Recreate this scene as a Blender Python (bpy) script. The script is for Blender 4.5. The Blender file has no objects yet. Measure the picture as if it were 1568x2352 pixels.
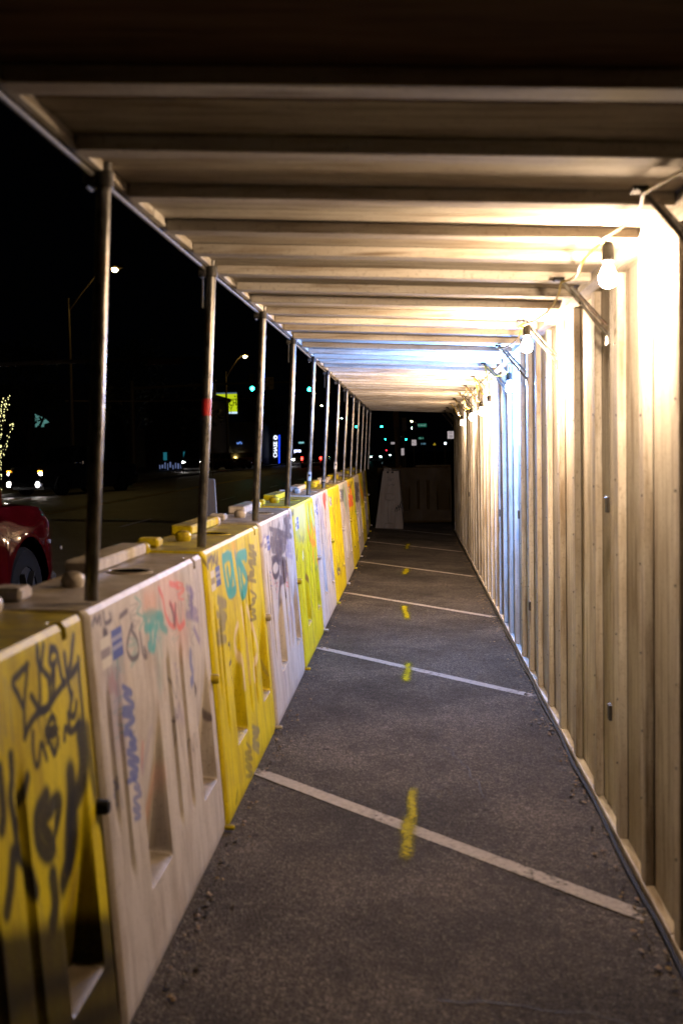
import bpy, bmesh, math, random
import numpy as np
from mathutils import Vector, Matrix
random.seed(11); np.random.seed(11)
R = math.radians
scn = bpy.context.scene
col = scn.collection

# ------------------------------------------------------------------ camera, world, exposure
EYE = Vector((0.0, 0.0, 1.62)); YAW, PITCH, ROLL = R(3.596), R(3.070), R(1.0)
fw = Vector((-math.sin(YAW)*math.cos(PITCH), math.cos(YAW)*math.cos(PITCH), -math.sin(PITCH)))
rt0 = Vector((math.cos(YAW), math.sin(YAW), 0)); up0 = rt0.cross(fw)
rt = rt0*math.cos(ROLL) - up0*math.sin(ROLL); up = up0*math.cos(ROLL) + rt0*math.sin(ROLL)
cam = bpy.data.cameras.new('camera'); camo = bpy.data.objects.new('camera', cam); col.objects.link(camo)
camo.matrix_world = Matrix(((rt.x, up.x, -fw.x, EYE.x), (rt.y, up.y, -fw.y, EYE.y), (rt.z, up.z, -fw.z, EYE.z), (0, 0, 0, 1)))
cam.sensor_fit = 'VERTICAL'; cam.sensor_height = 36; cam.sensor_width = 24; cam.lens = 40
cam.clip_start = .05; cam.clip_end = 3000
cam.dof.use_dof = True; cam.dof.focus_distance = 13.5; cam.dof.aperture_fstop = 2.8; cam.dof.aperture_blades = 0
scn.camera = camo

world = bpy.data.worlds.new('World'); scn.world = world; world.use_nodes = True
wb = world.node_tree.nodes['Background']
wb.inputs[0].default_value = (.55, .65, 1, 1); wb.inputs[1].default_value = .0004      # moonless city night
scn.render.engine = 'CYCLES'
scn.view_settings.view_transform = 'Standard'; scn.view_settings.look = 'None'
scn.view_settings.exposure = 0; scn.view_settings.gamma = 1; scn.view_settings.use_curve_mapping = False
cy = scn.cycles
cy.use_denoising = True; cy.max_bounces = 7; cy.diffuse_bounces = 1; cy.glossy_bounces = 3; cy.transmission_bounces = 4
cy.transparent_max_bounces = 8; cy.caustics_reflective = False; cy.caustics_refractive = False
cy.sample_clamp_indirect = 6; cy.sample_clamp_direct = 0; cy.use_light_tree = True; cy.blur_glossy = 1

BULB_W = 3700.0          # radiance of a warm bulb
WARM = (1, .71, .455); COOL = (.20, .40, 1.0)

FPX = 2352*40/36
def at(x, y, Y):
    """photo measure (1568 x 2352) -> the world point at distance Y along the walkway"""
    d = fw + rt*((x-784)/FPX) + up*((1176-y)/FPX)
    return EYE + d*((Y-EYE.y)/d.y)

# ------------------------------------------------------------------ helpers
def tag(o, label=None, cat=None, group=None, kind=None):
    if label: o['label'] = label
    if cat: o['category'] = cat
    if group: o['group'] = group
    if kind: o['kind'] = kind
    return o
def empty(name, loc, label=None, cat=None, group=None, rot=(0, 0, 0)):
    o = bpy.data.objects.new(name, None); col.objects.link(o); o.location = loc; o.rotation_euler = rot
    o.empty_display_size = .2
    return tag(o, label, cat, group)
def inst(name, me, parent=None, loc=(0, 0, 0), rot=(0, 0, 0), mat=None):
    o = bpy.data.objects.new(name, me); col.objects.link(o)
    if parent: o.parent = parent
    o.location = loc; o.rotation_euler = rot
    if mat:
        o.material_slots[0].link = 'OBJECT'; o.material_slots[0].material = mat
    return o
class MB:
    def __init__(s): s.v = []; s.f = []; s.uv = {}
    def add(s, vs, fs):
        n = len(s.v); s.v += [tuple(p) for p in vs]; s.f += [tuple(n+i for i in f) for f in fs]; return n
    def box(s, x0, x1, y0, y1, z0, z1):
        s.add([(x0,y0,z0),(x1,y0,z0),(x1,y1,z0),(x0,y1,z0),(x0,y0,z1),(x1,y0,z1),(x1,y1,z1),(x0,y1,z1)],
              [(0,3,2,1),(4,5,6,7),(0,1,5,4),(1,2,6,5),(2,3,7,6),(3,0,4,7)]); return s
    def hexa(s, p):      # 8 points, bottom ring then top ring
        s.add(p, [(0,3,2,1),(4,5,6,7),(0,1,5,4),(1,2,6,5),(2,3,7,6),(3,0,4,7)]); return s
    def bar(s, a, b, w, h, upv=(0,0,1)):
        a = Vector(a); b = Vector(b); d = (b-a).normalized(); u = Vector(upv)
        x = d.cross(u)
        if x.length < 1e-4: x = d.cross(Vector((1,0,0)))
        x.normalize(); z = x.cross(d)
        r = [x*(-w/2)+z*(-h/2), x*(w/2)+z*(-h/2), x*(w/2)+z*(h/2), x*(-w/2)+z*(h/2)]
        s.add([a+q for q in r]+[b+q for q in r], [(0,1,2,3),(7,6,5,4),(0,4,5,1),(1,5,6,2),(2,6,7,3),(3,7,4,0)]); return s
    def tube(s, pts, r, n=10, caps=True):
        pts = [Vector(p) for p in pts]; rings = []
        ref = None
        for i, p in enumerate(pts):
            d = (pts[min(i+1,len(pts)-1)]-pts[max(i-1,0)]).normalized()
            if ref is None: ref = Vector((0,0,1)) if abs(d.z) < .9 else Vector((1,0,0))
            x = d.cross(ref).normalized(); ref = x.cross(d).normalized()
            rr = r[i] if isinstance(r, (list, tuple)) else r
            rings.append([p + x*rr*math.cos(2*math.pi*k/n) + ref*rr*math.sin(2*math.pi*k/n) for k in range(n)])
        base = len(s.v)
        for q in rings: s.v += [tuple(w) for w in q]
        for i in range(len(rings)-1):
            for k in range(n):
                a = base+i*n+k; b = base+i*n+(k+1)%n
                s.f.append((a, b, b+n, a+n))
        if caps:
            s.f.append(tuple(base+k for k in range(n))[::-1]); s.f.append(tuple(base+(len(rings)-1)*n+k for k in range(n)))
        return s
    def lathe(s, prof, n=16, axis='z', c=(0,0,0), caps=True):
        base = len(s.v); c = Vector(c)
        for r, h in prof:
            for k in range(n):
                a = 2*math.pi*k/n; x, y = r*math.cos(a), r*math.sin(a)
                p = {'z': (x,y,h), 'x': (h,x,y), 'y': (x,h,y)}[axis]
                s.v.append(tuple(c+Vector(p)))
        for i in range(len(prof)-1):
            for k in range(n):
                a = base+i*n+k; b = base+i*n+(k+1)%n
                s.f.append((a, b, b+n, a+n))
        if caps: s.f.append(tuple(base+k for k in range(n))[::-1]); s.f.append(tuple(base+(len(prof)-1)*n+k for k in range(n)))
        return s
    def poly(s, pts): s.add(pts, [tuple(range(len(pts)))]); return s
    def prism(s, pts, d):  # polygon pushed along d
        n = len(pts); d = Vector(d)
        s.add([Vector(p) for p in pts]+[Vector(p)+d for p in pts], [tuple(range(n))[::-1], tuple(range(n, 2*n))]+[(i,(i+1)%n,n+(i+1)%n,n+i) for i in range(n)]); return s
    def mesh(s, name, mat, smooth=False, bevel=0):
        me = bpy.data.meshes.new(name); me.from_pydata(s.v, [], s.f)
        bm = bmesh.new(); bm.from_mesh(me); bmesh.ops.recalc_face_normals(bm, faces=bm.faces)
        if bevel: bmesh.ops.bevel(bm, geom=list(bm.edges), offset=bevel, segments=1, affect='EDGES', clamp_overlap=True)
        bm.to_mesh(me); bm.free()
        if mat: me.materials.append(mat)
        if smooth:
            me.shade_smooth(); me.set_sharp_from_angle(angle=R(38))
        return me
    def obj(s, name, mat, parent=None, loc=(0,0,0), smooth=False, bevel=0, rot=(0,0,0)):
        return inst(name, s.mesh(name, mat, smooth, bevel), parent, loc, rot)

def as_mesh(name, curve):
    t = bpy.data.objects.new('lettering_curve', curve); col.objects.link(t)
    bpy.context.view_layer.update()
    me = bpy.data.meshes.new_from_object(t.evaluated_get(bpy.context.evaluated_depsgraph_get()))
    bpy.data.objects.remove(t); me.name = name
    if not me.materials: me.materials.append(curve.materials[0])
    return inst(name, me)
def nodes(name):
    m = bpy.data.materials.new(name); m.use_nodes = True
    nt = m.node_tree; return m, nt, nt.nodes['Principled BSDF']
def N(nt, t, **kw):
    n = nt.nodes.new(t)
    for k, v in kw.items():
        if hasattr(n, k): setattr(n, k, v)
        else: n.inputs[k.replace('_', ' ')].default_value = v
    return n
def ramp(nt, fac, stops):
    r = nt.nodes.new('ShaderNodeValToRGB'); e = r.color_ramp.elements
    while len(e) < len(stops): e.new(.5)
    for q, (p, c) in zip(e, stops):
        q.position = p; q.color = tuple(c)+(1,) if len(c) == 3 else c
    nt.links.new(fac, r.inputs[0]); return r.outputs[0]
def g(v): return (v, v, v)
def mixc(nt, fac, a, b, mode='MIX'):
    m = nt.nodes.new('ShaderNodeMix'); m.data_type = 'RGBA'; m.blend_type = mode
    for sock, val in ((m.inputs[0], fac), (m.inputs[6], a), (m.inputs[7], b)):
        if hasattr(val, 'is_linked'): nt.links.new(val, sock)
        elif isinstance(val, (int, float)): sock.default_value = val
        else: sock.default_value = tuple(val)+(1,) if len(val) == 3 else val
    return m.outputs[2]
def noise(nt, vec, scale, detail=4, rough=.6):
    n = N(nt, 'ShaderNodeTexNoise'); n.inputs['Scale'].default_value = scale; n.inputs['Detail'].default_value = detail
    n.inputs['Roughness'].default_value = rough
    if vec is not None: nt.links.new(vec, n.inputs['Vector'])
    return n.outputs['Fac']
def coords(nt, kind='Object', scale=(1,1,1)):
    t = nt.nodes.new('ShaderNodeTexCoord'); mp = nt.nodes.new('ShaderNodeMapping'); mp.inputs['Scale'].default_value = scale
    nt.links.new(t.outputs[kind], mp.inputs['Vector']); return mp.outputs[0]
def geo(nt, scale=(1,1,1)):
    t = nt.nodes.new('ShaderNodeNewGeometry'); mp = nt.nodes.new('ShaderNodeMapping'); mp.inputs['Scale'].default_value = scale
    nt.links.new(t.outputs['Position'], mp.inputs['Vector']); return mp.outputs[0]
def bump(nt, bsdf, h, strength, dist):
    b = nt.nodes.new('ShaderNodeBump'); b.inputs['Strength'].default_value = strength; b.inputs['Distance'].default_value = dist
    nt.links.new(h, b.inputs['Height']); nt.links.new(b.outputs[0], bsdf.inputs['Normal'])
def plain(name, c, rough=.5, metal=0, vary=.25, scale=8, spec=.5, coat=0):
    m, nt, b = nodes(name)
    f = noise(nt, coords(nt), scale)
    cc = ramp(nt, f, [(.3, [x*(1-vary) for x in c]), (.7, [min(1, x*(1+vary*.6)) for x in c])])
    nt.links.new(cc, b.inputs['Base Color']); b.inputs['Roughness'].default_value = rough; b.inputs['Metallic'].default_value = metal
    b.inputs['Specular IOR Level'].default_value = spec; b.inputs['Coat Weight'].default_value = coat
    return m
def glow(name, c, s, sample=True):
    m, nt, b = nodes(name)
    b.inputs['Base Color'].default_value = (.02,.02,.02,1); b.inputs['Emission Color'].default_value = tuple(c)+(1,)
    b.inputs['Emission Strength'].default_value = s
    if not sample: m.cycles.emission_sampling = 'NONE'
    return m

# ------------------------------------------------------------------ materials
def painted_timber(name, grain, tone):
    m, nt, b = nodes(name)
    p = geo(nt, grain); q = geo(nt)
    oi = nt.nodes.new('ShaderNodeObjectInfo')
    add = nt.nodes.new('ShaderNodeVectorMath'); add.operation = 'ADD'
    mul = nt.nodes.new('ShaderNodeMath'); mul.operation = 'MULTIPLY'; mul.inputs[1].default_value = 37
    nt.links.new(oi.outputs['Random'], mul.inputs[0]); nt.links.new(p, add.inputs[0]); nt.links.new(mul.outputs[0], add.inputs[1])
    gr = noise(nt, add.outputs[0], 1.0, 6, .65)
    big = noise(nt, q, 1.7, 4, .6)
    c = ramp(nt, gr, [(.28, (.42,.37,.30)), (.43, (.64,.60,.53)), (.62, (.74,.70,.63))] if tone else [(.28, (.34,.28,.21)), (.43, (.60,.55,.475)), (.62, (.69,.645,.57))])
    c = mixc(nt, ramp(nt, big, [(.35, g(.6)), (.60, g(0))]), c, (.40,.32,.23))
    stk = noise(nt, geo(nt, tuple(1.0 if k < 5 else 14 for k in grain)), 1.3, 6, .75)     # run stains along the boards
    c = mixc(nt, ramp(nt, stk, [(.48, g(0)), (.66, g(.8))]), c, (.24,.18,.12))
    # knots and scuffs
    kn = nt.nodes.new('ShaderNodeTexVoronoi'); kn.inputs['Scale'].default_value = .55; kn.feature = 'F1'
    nt.links.new(add.outputs[0], kn.inputs['Vector'])
    kf = ramp(nt, kn.outputs['Distance'], [(.04, g(.9)), (.15, g(0))])
    c = mixc(nt, kf, c, (.20,.15,.10))
    fine = noise(nt, q, 60, 3, .7)
    c = mixc(nt, ramp(nt, fine, [(.56, g(0)), (.72, g(.6))]), c, (.24,.19,.14))
    v = nt.nodes.new('ShaderNodeHueSaturation'); nt.links.new(c, v.inputs['Color'])
    mr = nt.nodes.new('ShaderNodeMapRange'); mr.inputs[3].default_value = .86; mr.inputs[4].default_value = 1.06
    nt.links.new(oi.outputs['Random'], mr.inputs[0]); nt.links.new(mr.outputs[0], v.inputs['Value'])
    nt.links.new(v.outputs[0], b.inputs['Base Color']); b.inputs['Roughness'].default_value = .8
    b.inputs['Specular IOR Level'].default_value = .12
    bump(nt, b, gr, .35, .004)
    return m
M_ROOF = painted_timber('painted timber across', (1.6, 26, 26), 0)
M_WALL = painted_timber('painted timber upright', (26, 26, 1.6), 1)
M_LONG = painted_timber('painted timber lengthways', (26, 1.6, 26), 1)

def shaded_raw_plywood():  # bare brown plywood, toned dark to paint shade on the near roof
    m, nt, b = nodes('bare plywood darkened as shade')
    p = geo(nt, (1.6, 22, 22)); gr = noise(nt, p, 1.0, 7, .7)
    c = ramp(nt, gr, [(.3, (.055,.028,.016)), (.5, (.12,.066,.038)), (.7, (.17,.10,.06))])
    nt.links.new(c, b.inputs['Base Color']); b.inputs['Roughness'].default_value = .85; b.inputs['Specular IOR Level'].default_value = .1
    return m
M_RAW_SHADE = shaded_raw_plywood()
def galvanised():
    m, nt, b = nodes('galvanised steel')
    p = coords(nt, 'Object', (1,1,.35))
    a = noise(nt, p, 45, 5, .7); r = noise(nt, coords(nt), 9, 5, .7)
    c = ramp(nt, a, [(.3, (.07,.066,.06)), (.7, (.27,.26,.24))])
    c = mixc(nt, ramp(nt, r, [(.55, g(0)), (.72, g(.8))]), c, (.22,.13,.07))
    nt.links.new(c, b.inputs['Base Color']); b.inputs['Metallic'].default_value = .85
    nt.links.new(ramp(nt, a, [(.3, g(.24)), (.75, g(.42))]), b.inputs['Roughness'])
    bump(nt, b, a, .2, .002)
    return m
M_STEEL = galvanised()
M_DARKSTEEL = plain('dark oxidised steel', (.07,.065,.06), .5, .6, .4, 30)
M_BLACK = plain('black rubber', (.009,.009,.009), .7, spec=.15)
M_YCORD = plain('yellow cord jacket', (.50,.34,.012), .5)

def asphalt(name, dark, light, wet):
    m, nt, b = nodes(name)
    p = geo(nt)
    v = nt.nodes.new('ShaderNodeTexVoronoi'); v.inputs['Scale'].default_value = 130; 
    dn = N(nt, 'ShaderNodeTexNoise'); dn.inputs['Scale'].default_value = 60; nt.links.new(p, dn.inputs['Vector'])
    va = nt.nodes.new('ShaderNodeVectorMath'); va.operation = 'MULTIPLY_ADD'; va.inputs[1].default_value = (.007, .007, .007)
    nt.links.new(dn.outputs['Color'], va.inputs[0]); nt.links.new(p, va.inputs[2]); nt.links.new(va.outputs[0], v.inputs['Vector'])
    sep = nt.nodes.new('ShaderNodeSeparateColor'); nt.links.new(v.outputs['Color'], sep.inputs[0])
    c = ramp(nt, sep.outputs[0], [(0, dark), (.55, [x*1.7 for x in dark]), (.85, light), (1, [x*2.1 for x in light])])
    v2 = nt.nodes.new('ShaderNodeTexVoronoi'); v2.inputs['Scale'].default_value = 240; nt.links.new(p, v2.inputs['Vector'])
    sep2 = nt.nodes.new('ShaderNodeSeparateColor'); nt.links.new(v2.outputs['Color'], sep2.inputs[0])
    c = mixc(nt, .45, c, ramp(nt, sep2.outputs[1], [(0, [x*.6 for x in dark]), (.6, [x*1.8 for x in dark]), (1, [x*1.7 for x in light])]))
    med = noise(nt, p, 26, 5, .75)
    c = mixc(nt, .75, c, ramp(nt, med, [(.35, g(.35)), (.65, g(1.0))]), 'MULTIPLY')
    big = noise(nt, p, 1.1, 6, .62)
    c = mixc(nt, .85, c, ramp(nt, big, [(.34, g(.40)), (.66, g(1.25))]), 'MULTIPLY')
    st_ = noise(nt, p, 2.6, 7, .7)
    c = mixc(nt, ramp(nt, st_, [(.52, g(0)), (.66, g(.55))]), c, [x*.55 for x in dark])
    gum = nt.nodes.new('ShaderNodeTexVoronoi'); gum.inputs['Scale'].default_value = 3.1; nt.links.new(p, gum.inputs['Vector'])
    c = mixc(nt, ramp(nt, gum.outputs['Distance'], [(.045, g(.8)), (.075, g(0))]), c, [x*.35 for x in dark])
    nt.links.new(c, b.inputs['Base Color'])
    if wet: nt.links.new(ramp(nt, med, [(.3, g(.42)), (.7, g(.7))]), b.inputs['Roughness']); b.inputs['Specular IOR Level'].default_value = .22
    else: b.inputs['Roughness'].default_value = .9; b.inputs['Specular IOR Level'].default_value = .10
    s = nt.nodes.new('ShaderNodeMath'); s.operation = 'ADD'; nt.links.new(med, s.inputs[0]); nt.links.new(v.outputs['Distance'], s.inputs[1])
    bump(nt, b, s.outputs[0], .7 if not wet else .25, .012)
    return m
M_FLOOR = asphalt('worn asphalt', (.037,.0305,.025), (.138,.119,.100), False)
M_ROAD = asphalt('street asphalt', (.030,.026,.022), (.085,.075,.066), True)

def worn_paint(name, c, thresh, soft, rough=.7, edge=0.0):
    """paint on a strip: broken by wear, soft at the edges when edge > 0 (sprayed)"""
    m, nt, b = nodes(name)
    p = geo(nt); n1 = noise(nt, p, 38, 5, .75); n2 = noise(nt, p, 3.5, 4, .6)
    a = nt.nodes.new('ShaderNodeMath'); a.operation = 'ADD'; nt.links.new(n1, a.inputs[0])
    h = nt.nodes.new('ShaderNodeMath'); h.operation = 'MULTIPLY'; h.inputs[1].default_value = .8; nt.links.new(n2, h.inputs[0]); nt.links.new(h.outputs[0], a.inputs[1])
    fac = a.outputs[0]
    t = nt.nodes.new('ShaderNodeTexCoord'); sx = nt.nodes.new('ShaderNodeSeparateXYZ'); nt.links.new(t.outputs['UV'], sx.inputs[0])
    def edgef(o, w):
        q = nt.nodes.new('ShaderNodeMath'); q.operation = 'PINGPONG'; q.inputs[1].default_value = .5; nt.links.new(o, q.inputs[0])
        mr = nt.nodes.new('ShaderNodeMapRange'); mr.inputs[1].default_value = 0; mr.inputs[2].default_value = w; mr.interpolation_type = 'SMOOTHSTEP'
        nt.links.new(q.outputs[0], mr.inputs[0]); return mr.outputs[0]
    e1, e2 = edgef(sx.outputs[0], .5 if edge else .12), edgef(sx.outputs[1], .25 if edge else .10)
    mu = nt.nodes.new('ShaderNodeMath'); mu.operation = 'MULTIPLY'; nt.links.new(e1, mu.inputs[0]); nt.links.new(e2, mu.inputs[1])
    k = nt.nodes.new('ShaderNodeMath'); k.operation = 'MULTIPLY_ADD'; k.inputs[1].default_value = .75; k.inputs[2].default_value = -.75
    nt.links.new(mu.outputs[0], k.inputs[0])
    z = nt.nodes.new('ShaderNodeMath'); z.operation = 'ADD'; nt.links.new(fac, z.inputs[0]); nt.links.new(k.outputs[0], z.inputs[1])
    mr = nt.nodes.new('ShaderNodeMapRange'); mr.inputs[1].default_value = thresh-soft; mr.inputs[2].default_value = thresh+soft; mr.interpolation_type = 'SMOOTHSTEP'
    nt.links.new(z.outputs[0], mr.inputs[0])
    nt.links.new(mr.outputs[0], b.inputs['Alpha'])
    cc = ramp(nt, n1, [(.3, [x*.6 for x in c]), (.7, c)]); nt.links.new(cc, b.inputs['Base Color']); b.inputs['Roughness'].default_value = .88; b.inputs['Specular IOR Level'].default_value = .08
    return m
M_LINE = worn_paint('worn white road paint', (.34,.30,.26), .70, .18)
M_SPRAY = worn_paint('yellow spray paint', (.34,.285,.0), .66, .42, .6, 1)
M_RWHITE = worn_paint('street lane paint', (.55,.53,.50), .60, .2)
M_RYEL = worn_paint('street centre line paint', (.55,.33,.03), .58, .2)

# ------------------------------------------------------------------ ground
def ground_z(x):
    pts = [(-400, .20), (-15.6, .20), (-15.5, .06), (-12, .16), (-9, .21), (-6, .15), (-2.2, .03), (0, -.062), (1.2, -.11), (1.6, -.11), (400, -.11)]
    for (a, za), (b, zb) in zip(pts, pts[1:]):
        if a <= x <= b: return za+(zb-za)*(x-a)/(b-a)
    return pts[-1][1]
xs = [-400, -60, -15.6, -15.5, -12, -9, -6, -2.2, 0, 1.2, 1.6, 20, 400]; ys = [-20, 0, 30, 60, 120, 240, 480, 900]
mb = MB()
mb.v = [(x, y, ground_z(x)) for y in ys for x in xs]
mb.f = [(j*len(xs)+i, j*len(xs)+i+1, (j+1)*len(xs)+i+1, (j+1)*len(xs)+i) for j in range(len(ys)-1) for i in range(len(xs)-1)]
street = tag(mb.obj('street_ground', M_ROAD), kind='structure')

fz_ = lambda x: -.058-.04*x
mb = MB(); xs2 = [-.95+.1*i for i in range(21)]; ys2 = [-1+.5*i for i in range(57)]
mb.v = [(x, y, fz_(x)+.002*math.sin(x*7+y*3)) for y in ys2 for x in xs2]
mb.f = [(j*21+i, j*21+i+1, (j+1)*21+i+1, (j+1)*21+i) for j in range(len(ys2)-1) for i in range(20)]
floor = tag(mb.obj('walkway_floor', M_FLOOR, smooth=True), kind='structure')

def strip(name, pts, w, mat, parent, zf, lift=.004, along=None):
    """flat painted strip with UVs through pts [(x, y)], width w"""
    mb = MB(); n = len(pts); uv = []
    for i, (x, y) in enumerate(pts):
        a = Vector(pts[max(i-1, 0)]); b = Vector(pts[min(i+1, n-1)]); d = (b-a).normalized(); nn = Vector((-d.y, d.x))
        for s in (-.5, .5):
            px, py = x+nn.x*w*s, y+nn.y*w*s
            mb.v.append((px, py, zf(px)+lift)); uv.append((s+.5, i/(n-1)))
    mb.f = [(2*i, 2*i+1, 2*i+3, 2*i+2) for i in range(n-1)]
    me = bpy.data.meshes.new(name); me.from_pydata(mb.v, [], mb.f); me.materials.append(mat)
    ul = me.uv_layers.new(name='UVMap')
    for lp in me.loops: ul.data[lp.index].uv = uv[lp.vertex_index]
    return inst(name, me, parent)
for k in range(6):
    yc = 4.93+3.70*k                          # 45 degree hatching, twelve feet apart
    strip('painted_stripe', [(-.95+.19*i, yc+.95-.19*i) for i in range(11)], .112, M_LINE, floor, fz_, .004)
for y0_, y1_, x0_, x1_, w_ in [(4.48, 5.25, -.054, -.030, .060), (4.95, 5.64, -.028, -.020, .044), (8.02, 9.02, -.070, -.046, .062), (11.0, 12.35, -.062, -.118, .070), (15.0, 16.2, -.135, -.085, .08), (18.9, 20.5, -.125, -.08, .09)]:
    strip('spray_dash', [(x0_+(x1_-x0_)*i/8+.004*math.sin(i*1.3+y0_), y0_+(y1_-y0_)*i/8) for i in range(9)], w_*2.0, M_SPRAY, floor, fz_, .007 if w_ > .05 else .010)
M_CRACK = plain('tar crack', (.012,.011,.010), .8)
pts = [(.05, 3.40)]
while pts[-1][0] < .84: pts.append((pts[-1][0]+.045, pts[-1][1]+random.uniform(-.035, .022)))
strip('asphalt_crack', pts, .007, M_CRACK, floor, fz_, .003)
for x0c, y0c, dx, dy, n in ((-.78, 6.6, .05, .035, 12), (.35, 5.4, -.018, .085, 13), (-.3, 9.8, .06, -.03, 14), (.1, 12.9, .05, .06, 12)):
    pts = [(x0c, y0c)]
    for k in range(n): pts.append((pts[-1][0]+dx+random.uniform(-.022, .022), pts[-1][1]+dy+random.uniform(-.03, .03)))
    strip('asphalt_crack', pts, .005, M_CRACK, floor, fz_, .003)

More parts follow.
